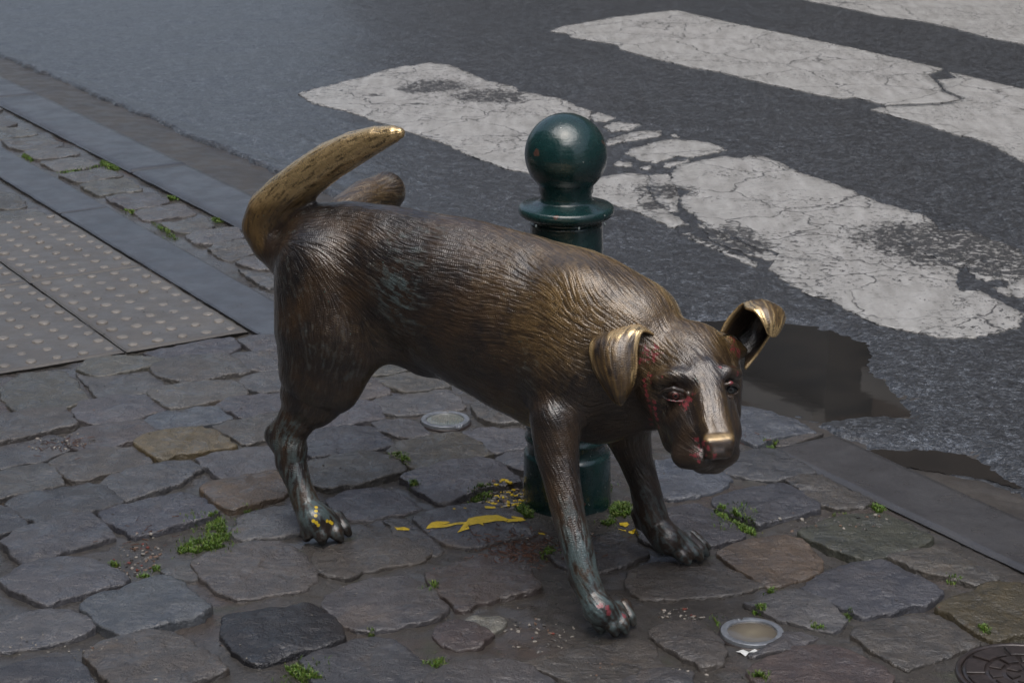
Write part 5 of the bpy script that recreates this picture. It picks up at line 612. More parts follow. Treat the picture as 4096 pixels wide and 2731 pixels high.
# ------------------------------------------------------------------ bronze dog: one continuous cast skin from a smooth blend of limbs
PRIMS = [('torso',0,0.03,0.74,[-0.042,-0.0,0.5276],0.0699,[0.0192,-0.0,0.5342],0.0991),('torso',0,0.03,0.74,[0.0192,-0.0,0.5342],0.0991,[0.1574,-0.0,0.5193],0.1218),('torso',0,0.03,0.74,[0.1574,-0.0,0.5193],0.1218,[0.3003,-0.0,0.4897],0.1485),('torso',0,0.03,0.74,[0.3003,-0.0,0.4897],0.1485,[0.4386,-0.0,0.461],0.1634),('torso',0,0.03,0.74,[0.4386,-0.0,0.461],0.1634,[0.5548,-0.0,0.4441],0.1549),('spine',0,0.03,1.0,[-0.0396,-0.0,0.5879],0.0265,[0.0619,0.0,0.6175],0.0277),('spine',0,0.03,1.0,[0.0619,0.0,0.6175],0.0277,[0.1884,-0.0,0.6168],0.0289),('spine',0,0.03,1.0,[0.1884,-0.0,0.6168],0.0289,[0.3477,-0.0,0.6079],0.033),('spine',0,0.03,1.0,[0.3477,-0.0,0.6079],0.033,[0.483,0.0,0.5858],0.0386),('spine',0,0.03,1.0,[0.483,0.0,0.5858],0.0386,[0.5968,-0.0,0.5588],0.0473),('spine',0,0.03,1.0,[0.5968,-0.0,0.5588],0.0473,[0.6744,-0.0,0.5149],0.0605),('chest',0,0.03,0.7,[0.511,-0.0,0.392],0.1174,[0.5906,-0.0,0.389],0.1084),('neck',0,0.035,0.85,[0.5545,0.0,0.4725],0.1352,[0.6465,0.01,0.4656],0.1142),('neck',0,0.035,0.85,[0.6465,0.01,0.4656],0.1142,[0.7364,0.02,0.4393],0.0842),('throat',0,0.03,0.9,[0.5997,-0.0,0.366],0.0852,[0.703,-0.0,0.3758],0.0595),('shoulder',0,0.03,0.6,[0.5809,0.05,0.5216],0.0833,[0.5752,0.085,0.419],0.0796),('shoulder',0,0.03,0.6,[0.5752,0.085,0.419],0.0796,[0.568,0.11,0.341],0.0471),('foreleg',0,0.016,1.0,[0.5707,0.115,0.347],0.0424,[0.5802,0.125,0.2898],0.0395),('foreleg',0,0.016,1.0,[0.5802,0.125,0.2898],0.0395,[0.5984,0.14,0.2472],0.0326),('foreleg',0,0.016,1.0,[0.5984,0.14,0.2472],0.0326,[0.6254,0.16,0.1866],0.0287),('foreleg',0,0.016,1.0,[0.6254,0.16,0.1866],0.0287,[0.6512,0.175,0.139],0.0275),('foreleg',0,0.016,1.0,[0.6512,0.175,0.139],0.0275,[0.6682,0.185,0.1033],0.0255),('foreleg',0,0.016,1.0,[0.6682,0.185,0.1033],0.0255,[0.6858,0.19,0.0683],0.0248),('foreleg',0,0.016,1.0,[0.6858,0.19,0.0683],0.0248,[0.7023,0.195,0.0488],0.027),('foreleg',0,0.01,1.0,[0.5536,0.115,0.3116],0.0229,[0.5627,0.12,0.2824],0.0168),('wrist',0,0.008,1.0,[0.6496,0.19,0.0928],0.0105,[0.6549,0.19,0.0776],0.0075),('paw',0,0.012,1.0,[0.7093,0.2019,0.05],0.0247,[0.7154,0.1857,0.035],0.0255),('toe',0,0.0035,1.0,[0.6963,0.1864,0.034],0.015,[0.7066,0.1993,0.022],0.0127),('toe',0,0.0035,1.0,[0.7066,0.1993,0.022],0.0127,[0.7089,0.1968,0.01],0.0083),('toe',0,0.0035,1.0,[0.7151,0.187,0.042],0.015,[0.7311,0.1977,0.024],0.0135),('toe',0,0.0035,1.0,[0.7311,0.1977,0.024],0.0135,[0.7344,0.1938,0.01],0.0082),('toe',0,0.0035,1.0,[0.7245,0.1694,0.042],0.015,[0.7435,0.1826,0.024],0.0127),('toe',0,0.0035,1.0,[0.7435,0.1826,0.024],0.0127,[0.7482,0.1798,0.01],0.0075),('toe',0,0.0035,1.0,[0.7241,0.1386,0.036],0.0129,[0.7399,0.1459,0.022],0.0106),('toe',0,0.0035,1.0,[0.7399,0.1459,0.022],0.0106,[0.7445,0.1443,0.01],0.0068),('farshoulder',0,0.03,0.6,[0.5843,-0.06,0.4611],0.0781,[0.5925,-0.1,0.335],0.0637),('farshoulder',0,0.03,0.6,[0.5925,-0.1,0.335],0.0637,[0.5923,-0.12,0.2781],0.0466),('farleg',0,0.016,1.0,[0.5923,-0.12,0.2781],0.0482,[0.5922,-0.125,0.2474],0.0435),('farleg',0,0.016,1.0,[0.5922,-0.125,0.2474],0.0435,[0.6054,-0.135,0.1915],0.0316),('farleg',0,0.016,1.0,[0.6054,-0.135,0.1915],0.0316,[0.6202,-0.14,0.1492],0.0284),('farleg',0,0.016,1.0,[0.6202,-0.14,0.1492],0.0284,[0.6306,-0.145,0.0997],0.0302),('farleg',0,0.016,1.0,[0.6306,-0.145,0.0997],0.0302,[0.6441,-0.145,0.0674],0.0286),('farleg',0,0.016,1.0,[0.6441,-0.145,0.0674],0.0286,[0.666,-0.14,0.0501],0.0293),('farwrist',0,0.008,1.0,[0.6052,-0.14,0.083],0.0106,[0.6139,-0.14,0.0628],0.0098),('farpaw',0,0.012,1.0,[0.6774,-0.1278,0.05],0.0268,[0.6812,-0.1561,0.035],0.0261),('toe',0,0.0035,1.0,[0.6849,-0.1373,0.034],0.0154,[0.7062,-0.1349,0.022],0.013),('toe',0,0.0035,1.0,[0.7062,-0.1349,0.022],0.013,[0.7135,-0.1428,0.01],0.0081),('toe',0,0.0035,1.0,[0.696,-0.1513,0.04],0.0155,[0.7185,-0.158,0.023],0.013),('toe',0,0.0035,1.0,[0.7185,-0.158,0.023],0.013,[0.7263,-0.1689,0.01],0.0082),('toe',0,0.0035,1.0,[0.697,-0.1757,0.04],0.0147,[0.7219,-0.1814,0.022],0.0115),('toe',0,0.0035,1.0,[0.7219,-0.1814,0.022],0.0115,[0.7292,-0.1916,0.01],0.0074),('toe',0,0.0035,1.0,[0.69,-0.2101,0.032],0.0116,[0.7128,-0.2129,0.018],0.0091),('toe',0,0.0035,1.0,[0.7128,-0.2129,0.018],0.0091,[0.719,-0.2215,0.009],0.0066),('thigh',0,0.03,0.7,[0.0318,0.05,0.5069],0.098,[0.0414,0.06,0.4085],0.1034),('thigh',0,0.03,0.7,[0.0414,0.06,0.4085],0.1034,[0.0301,0.065,0.3302],0.0851),('thigh',0,0.03,0.7,[0.0301,0.065,0.3302],0.0851,[0.0114,0.07,0.276],0.0631),('thigh',0,0.03,0.7,[0.0114,0.07,0.276],0.0631,[-0.014,0.08,0.2287],0.0392),('thigh',0,0.03,0.7,[-0.014,0.08,0.2287],0.0392,[-0.0387,0.085,0.1919],0.0336),('thigh',0,0.035,0.5,[0.151,0.05,0.4735],0.0645,[0.1163,0.06,0.3861],0.0537),('thigh',0,0.035,0.5,[0.1163,0.06,0.3861],0.0537,[0.0641,0.06,0.3084],0.0445),('hock',0,0.012,0.9,[-0.0555,0.085,0.1888],0.0286,[-0.0258,0.087,0.1682],0.0336),('hock',0,0.012,0.9,[-0.0258,0.087,0.1682],0.0336,[-0.0247,0.09,0.1425],0.0319),('hock',0,0.012,0.9,[-0.0247,0.09,0.1425],0.0319,[-0.0002,0.1,0.1057],0.026),('hock',0,0.012,0.9,[-0.0002,0.1,0.1057],0.026,[0.022,0.107,0.0677],0.0276),('hock',0,0.012,0.9,[0.022,0.107,0.0677],0.0276,[0.0417,0.11,0.0431],0.0318),('hindpaw',0,0.014,1.0,[0.0503,0.1216,0.05],0.03,[0.0577,0.104,0.038],0.0301),('toe',0,0.0035,1.0,[0.0357,0.1163,0.036],0.0184,[0.0395,0.1306,0.024],0.015),('toe',0,0.0035,1.0,[0.0395,0.1306,0.024],0.015,[0.0348,0.1277,0.012],0.01),('toe',0,0.0035,1.0,[0.0619,0.1181,0.044],0.0183,[0.0702,0.1279,0.026],0.0158),('toe',0,0.0035,1.0,[0.0702,0.1279,0.026],0.0158,[0.068,0.1227,0.011],0.01),('toe',0,0.0035,1.0,[0.0674,0.0945,0.042],0.0176,[0.0884,0.1048,0.025],0.015),('toe',0,0.0035,1.0,[0.0884,0.1048,0.025],0.015,[0.092,0.099,0.011],0.0092),('toe',0,0.0035,1.0,[0.063,0.0653,0.036],0.0152,[0.085,0.0712,0.021],0.0118),('toe',0,0.0035,1.0,[0.085,0.0712,0.021],0.0118,[0.0912,0.0674,0.01],0.0076),('tail',0,0.02,1.0,[-0.042,-0.0,0.5276],0.0499,[-0.0853,-0.0,0.5261],0.0419),('tail',0,0.02,1.0,[-0.0853,-0.0,0.5261],0.0419,[-0.1176,-0.0,0.5469],0.0428),('tail',0,0.02,1.0,[-0.1176,-0.0,0.5469],0.0428,[-0.135,-0.0,0.5758],0.0445),('tail',0,0.02,1.0,[-0.135,-0.0,0.5758],0.0445,[-0.12,-0.0,0.6086],0.0443),('tail',0,0.02,1.0,[-0.12,-0.0,0.6086],0.0443,[-0.0844,-0.0,0.642],0.0423),('tail',0,0.02,1.0,[-0.0844,-0.0,0.642],0.0423,[-0.035,0.0,0.6806],0.0394),('tail',0,0.02,1.0,[-0.035,0.0,0.6806],0.0394,[0.0236,-0.0,0.7214],0.0366),('tail',0,0.02,1.0,[0.0236,-0.0,0.7214],0.0366,[0.0786,-0.0,0.7512],0.0322),('tail',0,0.02,1.0,[0.0786,-0.0,0.7512],0.0322,[0.1286,-0.0,0.7735],0.0247),('tail',0,0.02,1.0,[0.1286,-0.0,0.7735],0.0247,[0.1652,0.0,0.7861],0.0167),('tail',0,0.02,1.0,[0.1652,0.0,0.7861],0.0167,[0.1795,-0.0,0.79],0.0111),('farthigh',0,0.03,1.0,[-0.0133,-0.06,0.5262],0.0672,[-0.0297,-0.13,0.5784],0.0477),('farthigh',0,0.03,1.0,[-0.0297,-0.13,0.5784],0.0477,[-0.0309,-0.19,0.6043],0.0379),('farthigh',0,0.03,1.0,[-0.0309,-0.19,0.6043],0.0379,[-0.0214,-0.25,0.6066],0.0366),('farshank',0,0.02,1.0,[-0.0214,-0.25,0.6066],0.034,[-0.1005,-0.3,0.5332],0.0268),('farshank',0,0.02,1.0,[-0.1005,-0.3,0.5332],0.0268,[-0.2016,-0.34,0.4603],0.022),('farshank',0,0.02,1.0,[-0.2016,-0.34,0.4603],0.022,[-0.2567,-0.36,0.415],0.0204),('farhind',0,0.012,1.0,[-0.2567,-0.36,0.415],0.0223,[-0.2844,-0.38,0.3581],0.0188),('farhind',0,0.012,1.0,[-0.2844,-0.38,0.3581],0.0188,[-0.2812,-0.39,0.3267],0.0245),('farhind',0,0.012,1.0,[-0.2812,-0.39,0.3267],0.0245,[-0.24,-0.38,0.3157],0.0187),('flank',0,0.03,0.4,[0.1595,0.05,0.4242],0.0445,[0.2326,0.03,0.3965],0.0484),('skull',0,0.02,1.0,[0.7825,0.0104,0.4623],0.0627,[0.7908,0.0386,0.438],0.0638),('skull',0,0.02,1.0,[0.7585,0.0478,0.4313],0.0462,[0.7999,0.0321,0.4416],0.0594),('skull',0,0.02,1.0,[0.7999,0.0321,0.4416],0.0594,[0.8231,-0.006,0.4424],0.0388),('cheek',0,0.02,1.0,[0.7616,0.0633,0.4105],0.0453,[0.7864,0.0754,0.3777],0.04),('cheek',0,0.02,1.0,[0.8411,-0.0007,0.4155],0.0268,[0.8523,0.0247,0.3779],0.0267),('muzzle',0,0.014,1.0,[0.8325,0.0634,0.4368],0.0381,[0.861,0.0983,0.402],0.032),('muzzle',0,0.014,1.0,[0.861,0.0983,0.402],0.032,[0.8851,0.1243,0.3685],0.0267),('muzzle',0,0.016,1.0,[0.8175,0.0998,0.3776],0.0381,[0.8451,0.1256,0.3459],0.0313),('muzzle',0,0.016,1.0,[0.8646,0.0798,0.3737],0.0322,[0.8891,0.1069,0.3435],0.0247),('jaw',0,0.014,1.0,[0.8004,0.0788,0.3459],0.0385,[0.8511,0.106,0.3235],0.0263),('jaw',0,0.014,1.0,[0.8511,0.106,0.3235],0.0263,[0.8685,0.102,0.3232],0.0248),('lip',0,0.008,1.0,[0.8337,0.1348,0.339],0.0276,[0.8642,0.1419,0.3371],0.0224),('lip',0,0.008,1.0,[0.8954,0.1276,0.343],0.0209,[0.8981,0.1184,0.3475],0.0217),('brow',0,0.012,1.0,[0.7645,0.1046,0.4457],0.0125,[0.7885,0.1029,0.4586],0.0131),('brow',0,0.012,1.0,[0.7885,0.1029,0.4586],0.0131,[0.8129,0.0985,0.4583],0.0124),('brow',0,0.012,1.0,[0.8129,0.0985,0.4583],0.0124,[0.8281,0.0957,0.4417],0.0109),('brow',0,0.01,1.0,[0.8585,0.069,0.4529],0.0109,[0.8652,0.0564,0.4634],0.0131),('brow',0,0.01,1.0,[0.8652,0.0564,0.4634],0.0131,[0.8718,0.0313,0.455],0.0117),('bridge',0,0.013,1.0,[0.8244,0.0756,0.466],0.0175,[0.8558,0.1193,0.4191],0.0152),('bridge',0,0.013,1.0,[0.8558,0.1193,0.4191],0.0152,[0.882,0.1475,0.3799],0.0129),('bridge',0,0.013,1.0,[0.8404,0.062,0.4678],0.0161,[0.8738,0.1067,0.4184],0.0152),('bridge',0,0.013,1.0,[0.8738,0.1067,0.4184],0.0152,[0.9012,0.1312,0.3806],0.0129),('fill',0,0.02,1.0,[0.8186,0.0939,0.4086],0.0263,[0.8443,0.1224,0.3757],0.0268),('fill',0,0.02,1.0,[0.8664,0.0651,0.4044],0.019,[0.891,0.0925,0.3764],0.0181),('nose',0,0.007,1.0,[0.8859,0.1607,0.3742],0.0136,[0.9095,0.1405,0.3752],0.0129),('nose',0,0.007,1.0,[0.8915,0.165,0.3599],0.0121,[0.9114,0.147,0.3609],0.0114),('earbase',0,0.014,1.0,[0.741,0.0487,0.4834],0.0193,[0.707,0.0505,0.4863],0.0134),('earbase',0,0.014,1.0,[0.8281,-0.0241,0.4837],0.0194,[0.8449,-0.0462,0.4677],0.0135),('socket',1,0.006,1.0,[0.807,0.1318,0.4364],0.0181,[0.807,0.1318,0.4364],0.0181),('socket',1,0.006,1.0,[0.8772,0.0653,0.4396],0.016,[0.8772,0.0653,0.4396],0.016),('nostril',1,0.003,1.0,[0.8956,0.1811,0.366],0.0064,[0.8869,0.177,0.3576],0.005),('nostril',1,0.003,1.0,[0.9199,0.1594,0.3665],0.0064,[0.9216,0.1471,0.3575],0.0043),('mouth',1,0.004,1.0,[0.9077,0.1693,0.3522],0.0043,[0.9021,0.1624,0.3336],0.0043),('mouth',1,0.004,1.0,[0.8964,0.1496,0.3313],0.0036,[0.8694,0.1518,0.3183],0.0036),('mouth',1,0.004,1.0,[0.8694,0.1518,0.3183],0.0036,[0.8389,0.1408,0.314],0.0029),('mouth',1,0.004,1.0,[0.8964,0.1496,0.3313],0.0029,[0.906,0.1358,0.327],0.0029),('lid',2,0.004,1.0,[0.7749,0.1266,0.4286],0.0029,[0.7903,0.1324,0.4414],0.004),('lid',2,0.004,1.0,[0.7903,0.1324,0.4414],0.004,[0.8046,0.1307,0.4464],0.0047),('lid',2,0.004,1.0,[0.8046,0.1307,0.4464],0.0047,[0.8166,0.122,0.4413],0.0043),('lid',2,0.004,1.0,[0.8166,0.122,0.4413],0.0043,[0.8262,0.1075,0.4256],0.0029),('lid',2,0.004,1.0,[0.7749,0.1266,0.4286],0.0022,[0.7934,0.1296,0.4242],0.0023),('lid',2,0.004,1.0,[0.7934,0.1296,0.4242],0.0023,[0.8064,0.1263,0.4224],0.0025),('lid',2,0.004,1.0,[0.8064,0.1263,0.4224],0.0025,[0.817,0.1185,0.4235],0.0023),('lid',2,0.004,1.0,[0.817,0.1185,0.4235],0.0023,[0.8262,0.1075,0.4256],0.0022),('lid',2,0.004,1.0,[0.862,0.0716,0.4335],0.0026,[0.8682,0.0686,0.4452],0.0036),('lid',2,0.004,1.0,[0.8682,0.0686,0.4452],0.0036,[0.8757,0.0608,0.448],0.0044),('lid',2,0.004,1.0,[0.8757,0.0608,0.448],0.0044,[0.8806,0.0482,0.4413],0.0037),('lid',2,0.004,1.0,[0.8806,0.0482,0.4413],0.0037,[0.8823,0.0366,0.4305],0.0026),('lid',2,0.004,1.0,[0.862,0.0716,0.4335],0.0022,[0.8697,0.067,0.4272],0.0022),('lid',2,0.004,1.0,[0.8697,0.067,0.4272],0.0022,[0.8772,0.0587,0.4245],0.0022),('lid',2,0.004,1.0,[0.8772,0.0587,0.4245],0.0022,[0.8811,0.0462,0.4261],0.0022),('lid',2,0.004,1.0,[0.8811,0.0462,0.4261],0.0022,[0.8823,0.0366,0.4305],0.0022)]
CELL = .0026; LO = np.array([-.34, -.46, -.004]); HI = np.array([1.0, .30, .835])
dim = np.ceil((HI-LO)/CELL).astype(int)
FLD = np.full(dim, .2, dtype=np.float32)
ax = [np.arange(dim[i], dtype=np.float32)*CELL+LO[i] for i in range(3)]
def rc(a, ra, b, rb, ls, P0, P1, P2):
    va, vb = a[1]/ls, b[1]/ls; dx, dy, dz = P0-a[0], P1/ls-va, P2-a[2]; bx, by, bz_ = b[0]-a[0], vb-va, b[2]-a[2]; bb = bx*bx+by*by+bz_*bz_
    if bb < 1e-9: return np.sqrt(dx*dx+dy*dy+dz*dz)-ra
    h = np.clip((dx*bx+dy*by+dz*bz_)/bb, 0, 1)
    return np.sqrt((dx-h*bx)**2+(dy-h*by)**2+(dz-h*bz_)**2)-(ra+(rb-ra)*h)
CH = []                                                             # capsules that follow one another make one limb
for p in PRIMS:
    if CH and CH[-1][-1][0] == p[0] and CH[-1][-1][6] == p[4] and CH[-1][-1][1] == p[1]: CH[-1].append(p)
    else: CH.append([p])
for ch in CH:
    kk, sub = ch[0][2], ch[0][1]; m = max(max(p[5], p[7]) for p in ch)+kk+.012
    pts = np.array([q for p in ch for q in (p[4], p[6])]); lo = pts.min(0)-m; hi = pts.max(0)+m
    i0 = np.clip(((lo-LO)/CELL).astype(int), 0, dim-1); i1 = np.clip(np.ceil((hi-LO)/CELL).astype(int)+1, 1, dim)
    P0 = ax[0][i0[0]:i1[0], None, None]; P1 = ax[1][None, i0[1]:i1[1], None]; P2 = ax[2][None, None, i0[2]:i1[2]]; d = None
    for name, _, _, ls, a, ra, b, rb_ in ch:
        q = rc(a, ra, b, rb_, ls, P0, P1, P2)*(1 if ls >= 1 else (ls+1)/2); d = q if d is None else np.minimum(d, q)
    sl_ = (slice(i0[0], i1[0]), slice(i0[1], i1[1]), slice(i0[2], i1[2])); f = FLD[sl_]
    if sub == 1: h = np.clip(.5-.5*(f+d)/kk, 0, 1); FLD[sl_] = f+(-d-f)*h+kk*h*(1-h)
    else: h = np.clip(.5+.5*(d-f)/kk, 0, 1); FLD[sl_] = d*(1-h)+f*h-kk*h*(1-h)
    del d, f, h
def surface_nets(S):
    ins = S < 0; nx, ny, nz = S.shape
    c = np.zeros((nx-1, ny-1, nz-1), dtype=np.int8)
    for dx in (0, 1):
        for dy in (0, 1):
            for dz in (0, 1): c += ins[dx:nx-1+dx, dy:ny-1+dy, dz:nz-1+dz]
    act = (c > 0) & (c < 8); I = np.argwhere(act); idx = np.full(act.shape, -1, dtype=np.int32); idx[act] = np.arange(len(I))
    acc = np.zeros((len(I), 3)); cnt = np.zeros(len(I)); cs = [(a, b, c_) for a in (0, 1) for b in (0, 1) for c_ in (0, 1)]
    for p in cs:
        for k in range(3):
            if p[k]: continue
            q = list(p); q[k] = 1; s0 = S[I[:, 0]+p[0], I[:, 1]+p[1], I[:, 2]+p[2]]; s1 = S[I[:, 0]+q[0], I[:, 1]+q[1], I[:, 2]+q[2]]
            m = (s0 < 0) != (s1 < 0); t = np.where(m, s0/np.where(m, s0-s1, 1), 0); pt = np.tile(np.array(p, float), (len(I), 1)); pt[:, k] = t; acc[m] += pt[m]; cnt[m] += 1
    V = I+acc/cnt[:, None]; Q = []
    for k in range(3):
        a, b = [x for x in range(3) if x != k]; sl0 = [slice(1, -1)]*3; sl0[k] = slice(0, -1); sl1 = list(sl0); sl1[k] = slice(1, None)
        e0 = ins[tuple(sl0)]; e1 = ins[tuple(sl1)]
        for fl in (0, 1):
            E = np.argwhere(e0 & ~e1) if not fl else np.argwhere(~e0 & e1)
            off = np.array([1, 1, 1]); off[k] = 0; E = E+off
            def g_(da, db): q = E.copy(); q[:, a] += da; q[:, b] += db; return idx[q[:, 0], q[:, 1], q[:, 2]]
            qd = np.stack([g_(-1, -1), g_(0, -1), g_(0, 0), g_(-1, 0)], -1)
            if (k == 1) ^ bool(fl): qd = qd[:, ::-1]
            Q.append(qd)
    return V, np.concatenate(Q)
V, Q = surface_nets(FLD); del FLD
V = V*CELL+LO; Q = Q[(Q >= 0).all(1)]
def smooth(V, Q, it, lam=.5):
    for _ in range(it):
        s = np.zeros_like(V); c = np.zeros(len(V))
        for i in range(4):
            a, b = Q[:, i], Q[:, (i+1) % 4]
            for k in range(3): s[:, k] += np.bincount(a, V[b, k], len(V))+np.bincount(b, V[a, k], len(V))
            c += np.bincount(a, minlength=len(V))+np.bincount(b, minlength=len(V))
        V = V+lam*(s/np.maximum(c, 1)[:, None]-V)
    return V
def normals(V, Q):
    n = np.cross(V[Q[:, 2]]-V[Q[:, 0]], V[Q[:, 3]]-V[Q[:, 1]]); N = np.stack([sum(np.bincount(Q[:, i], n[:, k], len(V)) for i in range(4)) for k in range(3)], -1)
    return N/np.maximum(np.linalg.norm(N, axis=1), 1e-9)[:, None]
V = smooth(V, Q, 2)
_tz = (V[:, 2] > .52) & (V[:, 0] < .05); VS = smooth(V, Q, 10); V[_tz] = VS[_tz]
DN = normals(V, Q)
print('dog verts', len(V))
# hair direction: tangent of the limbs, weighted by distance
ddir = np.zeros((len(V), 3)); 
PD = {}
for name, sub, kk, ls, a, ra, b, rb_ in PRIMS:
    a = np.array(a); b = np.array(b); ba = b-a
    if sub == 1 or np.linalg.norm(ba) < 1e-4: continue
    h = np.clip(((V-a)@ba)/(ba@ba), 0, 1); d = np.linalg.norm(V-a-h[:, None]*ba, axis=1)-(ra+(rb_-ra)*h); wgt = np.exp(-np.maximum(d, -.02)/.018)
    u = ba/np.linalg.norm(ba)
    if name in ('torso', 'spine', 'chest', 'neck'): u = u*1.
    if name.startswith(('shoulder', 'thigh')): wgt = wgt*.7
    sgn = 1.
    if u[0] < 0 and name not in ('tail',): sgn = 1.
    if name in ('shoulder', 'foreleg', 'farshoulder', 'farleg'): u = u*np.array([1, 1, 1]); 
    ddir += wgt[:, None]*u*sgn
    PD[name] = np.minimum(PD.get(name, np.full(len(V), 9.)), d)
ddir /= np.maximum(np.linalg.norm(ddir, axis=1), 1e-6)[:, None]
swirl = (.55*vn(V*6.5, 60)+.18*vn(V*19, 61))*(1-.85*ss(.015, 0, PD['tail']))
TT = np.cross(DN, ddir); ddir = ddir*np.cos(swirl)[:, None]+TT*np.sin(swirl)[:, None]; ddir -= DN*(ddir*DN).sum(1)[:, None]; ddir /= np.maximum(np.linalg.norm(ddir, axis=1), 1e-6)[:, None]
def lic(freq, L, n, seed):
    r = np.zeros(len(V))
    for j in np.linspace(-L, L, n): r += vn((V+ddir*j)*freq, seed)
    r /= n; r -= r.mean(); return r/r.std()
s1 = lic(330, .009, 11, 5); s2 = lic(200, .015, 13, 9); s3 = lic(80, .03, 9, 13)
def near(name, r): return np.exp(-np.clip(PD[name], 0, 1)/r) if name in PD else 0
X = V
mz = np.clip(1.1*ss(.045, .0, np.minimum(PD['muzzle'], PD['nose'])), 0, 1)*.6
lowleg = ss(.20, .12, X[:, 2])
amp = np.clip(1-.75*mz-.5*lowleg, .12, 1)*(1-.85*ss(.012, .004, np.minimum(PD['nose'], PD['lid'])))
streak = s1*.65+s2*.6+s3*.2
patch = .55+.45*ss(-.5, .6, fbm(V*9, 77, 2)); sh = np.tanh(streak*.8)
notail = 1-.97*ss(.012, .0, PD['tail'])
V = V+DN*(amp*notail*(patch*sh*.00010+.0003*np.tanh(s3*.8)-patch**2*.00035*np.clip(-s2-1.0, 0, 1.2)))[:, None]
# tail: long carved grooves
tl_ = ss(.016, .004, PD['tail'])*ss(-.005, .03, np.minimum(PD['torso'], PD['spine']))
groove = np.clip(-s2-.55, 0, 2); V = V-DN*(tl_*groove*.0004)[:, None]
st_col = np.clip(.5+.28*streak, 0, 1)
# colour zones of the real casting
def blob(c, r): return np.exp(-((np.linalg.norm(X-np.array(c), axis=1)/r)**2))
gold = np.zeros(len(V))
up = np.clip(DN[:, 2], 0, 1)
gold += .20*near('neck', .02)*ss(.35, .50, X[:, 2])+.16*ss(.42, .56, X[:, 2])*ss(.2, .6, X[:, 0])+.16*ss(.3, .45, X[:, 2])
gold += .45*ss(.03, -.03, X[:, 1])*ss(.45, .52, X[:, 2])*ss(.15, .3, X[:, 0])
tu = ss(.02, .0, PD['tail'])*ss(.0, .03, PD['torso']); tp = ss(.60, .70, X[:, 2]); gold = np.maximum(gold, tu*(.66+.40*tp))
gold = np.maximum(gold, .68*ss(.008, .0, PD['nose'])*ss(.25, .7, DN[:, 2])); gold = np.maximum(gold, .34*ss(.008, .0, PD['bridge']))
gold += .12*ss(.25, .4, X[:, 2])*ss(.3, .55, X[:, 0])+.08*near('skull', .01)+.18*vn(V*12, 91)
gold = np.maximum(gold, .55*ss(.01, 0, PD['farthigh']))
gold = np.clip(gold*(1-ss(.30, .2, X[:, 2])), 0, 1.05); gold = gold*(1-tu)+tu*np.clip(.70+.32*tp+.12*np.clip(DN[:, 2], -1, 1), 0, 1)
st_col = st_col*(1-.75*tu)+.75*.5*tu; st_col = st_col*(1-.6*mz)+.6*mz*.5
pat = .12+.46*lowleg+.25*vn(V*8, 95)*1.
for c, r, s in [([0.6641,0.19,0.2376],0.05,0.5),([0.683,0.2,0.1651],0.05,0.5),([-0.0155,0.11,0.2042],0.05,0.6),([0.2189,0.12,0.5422],0.07,0.3),([0.2415,0.12,0.5048],0.05,0.22),([0.5164,0.15,0.4437],0.03,0.6),([0.0552,0.13,0.0737],0.04,0.6),([0.7266,0.2,0.0615],0.05,0.4),([0.0303,0.12,0.1454],0.04,0.3)]: pat += s*blob(c, r)
pat = pat-.35*(st_col < .45)
pat = np.clip(pat*(1-.9*tu)*(1-.8*ss(.01, 0, PD['nose'])), 0, 1)
CAMD = np.array([2.1249,2.9282,1.5])
def snap(c):
    c = np.array(c); dr = CAMD-c; dr = dr/np.linalg.norm(dr); q = X-c; al = q@dr; pp = np.linalg.norm(q-al[:, None]*dr, axis=1); m = (pp < .0045) & (np.abs(al) < .11)
    if not m.any(): return c
    i = np.where(m)[0]; return X[i[np.argmax(al[i])]]
red = np.zeros(len(V))
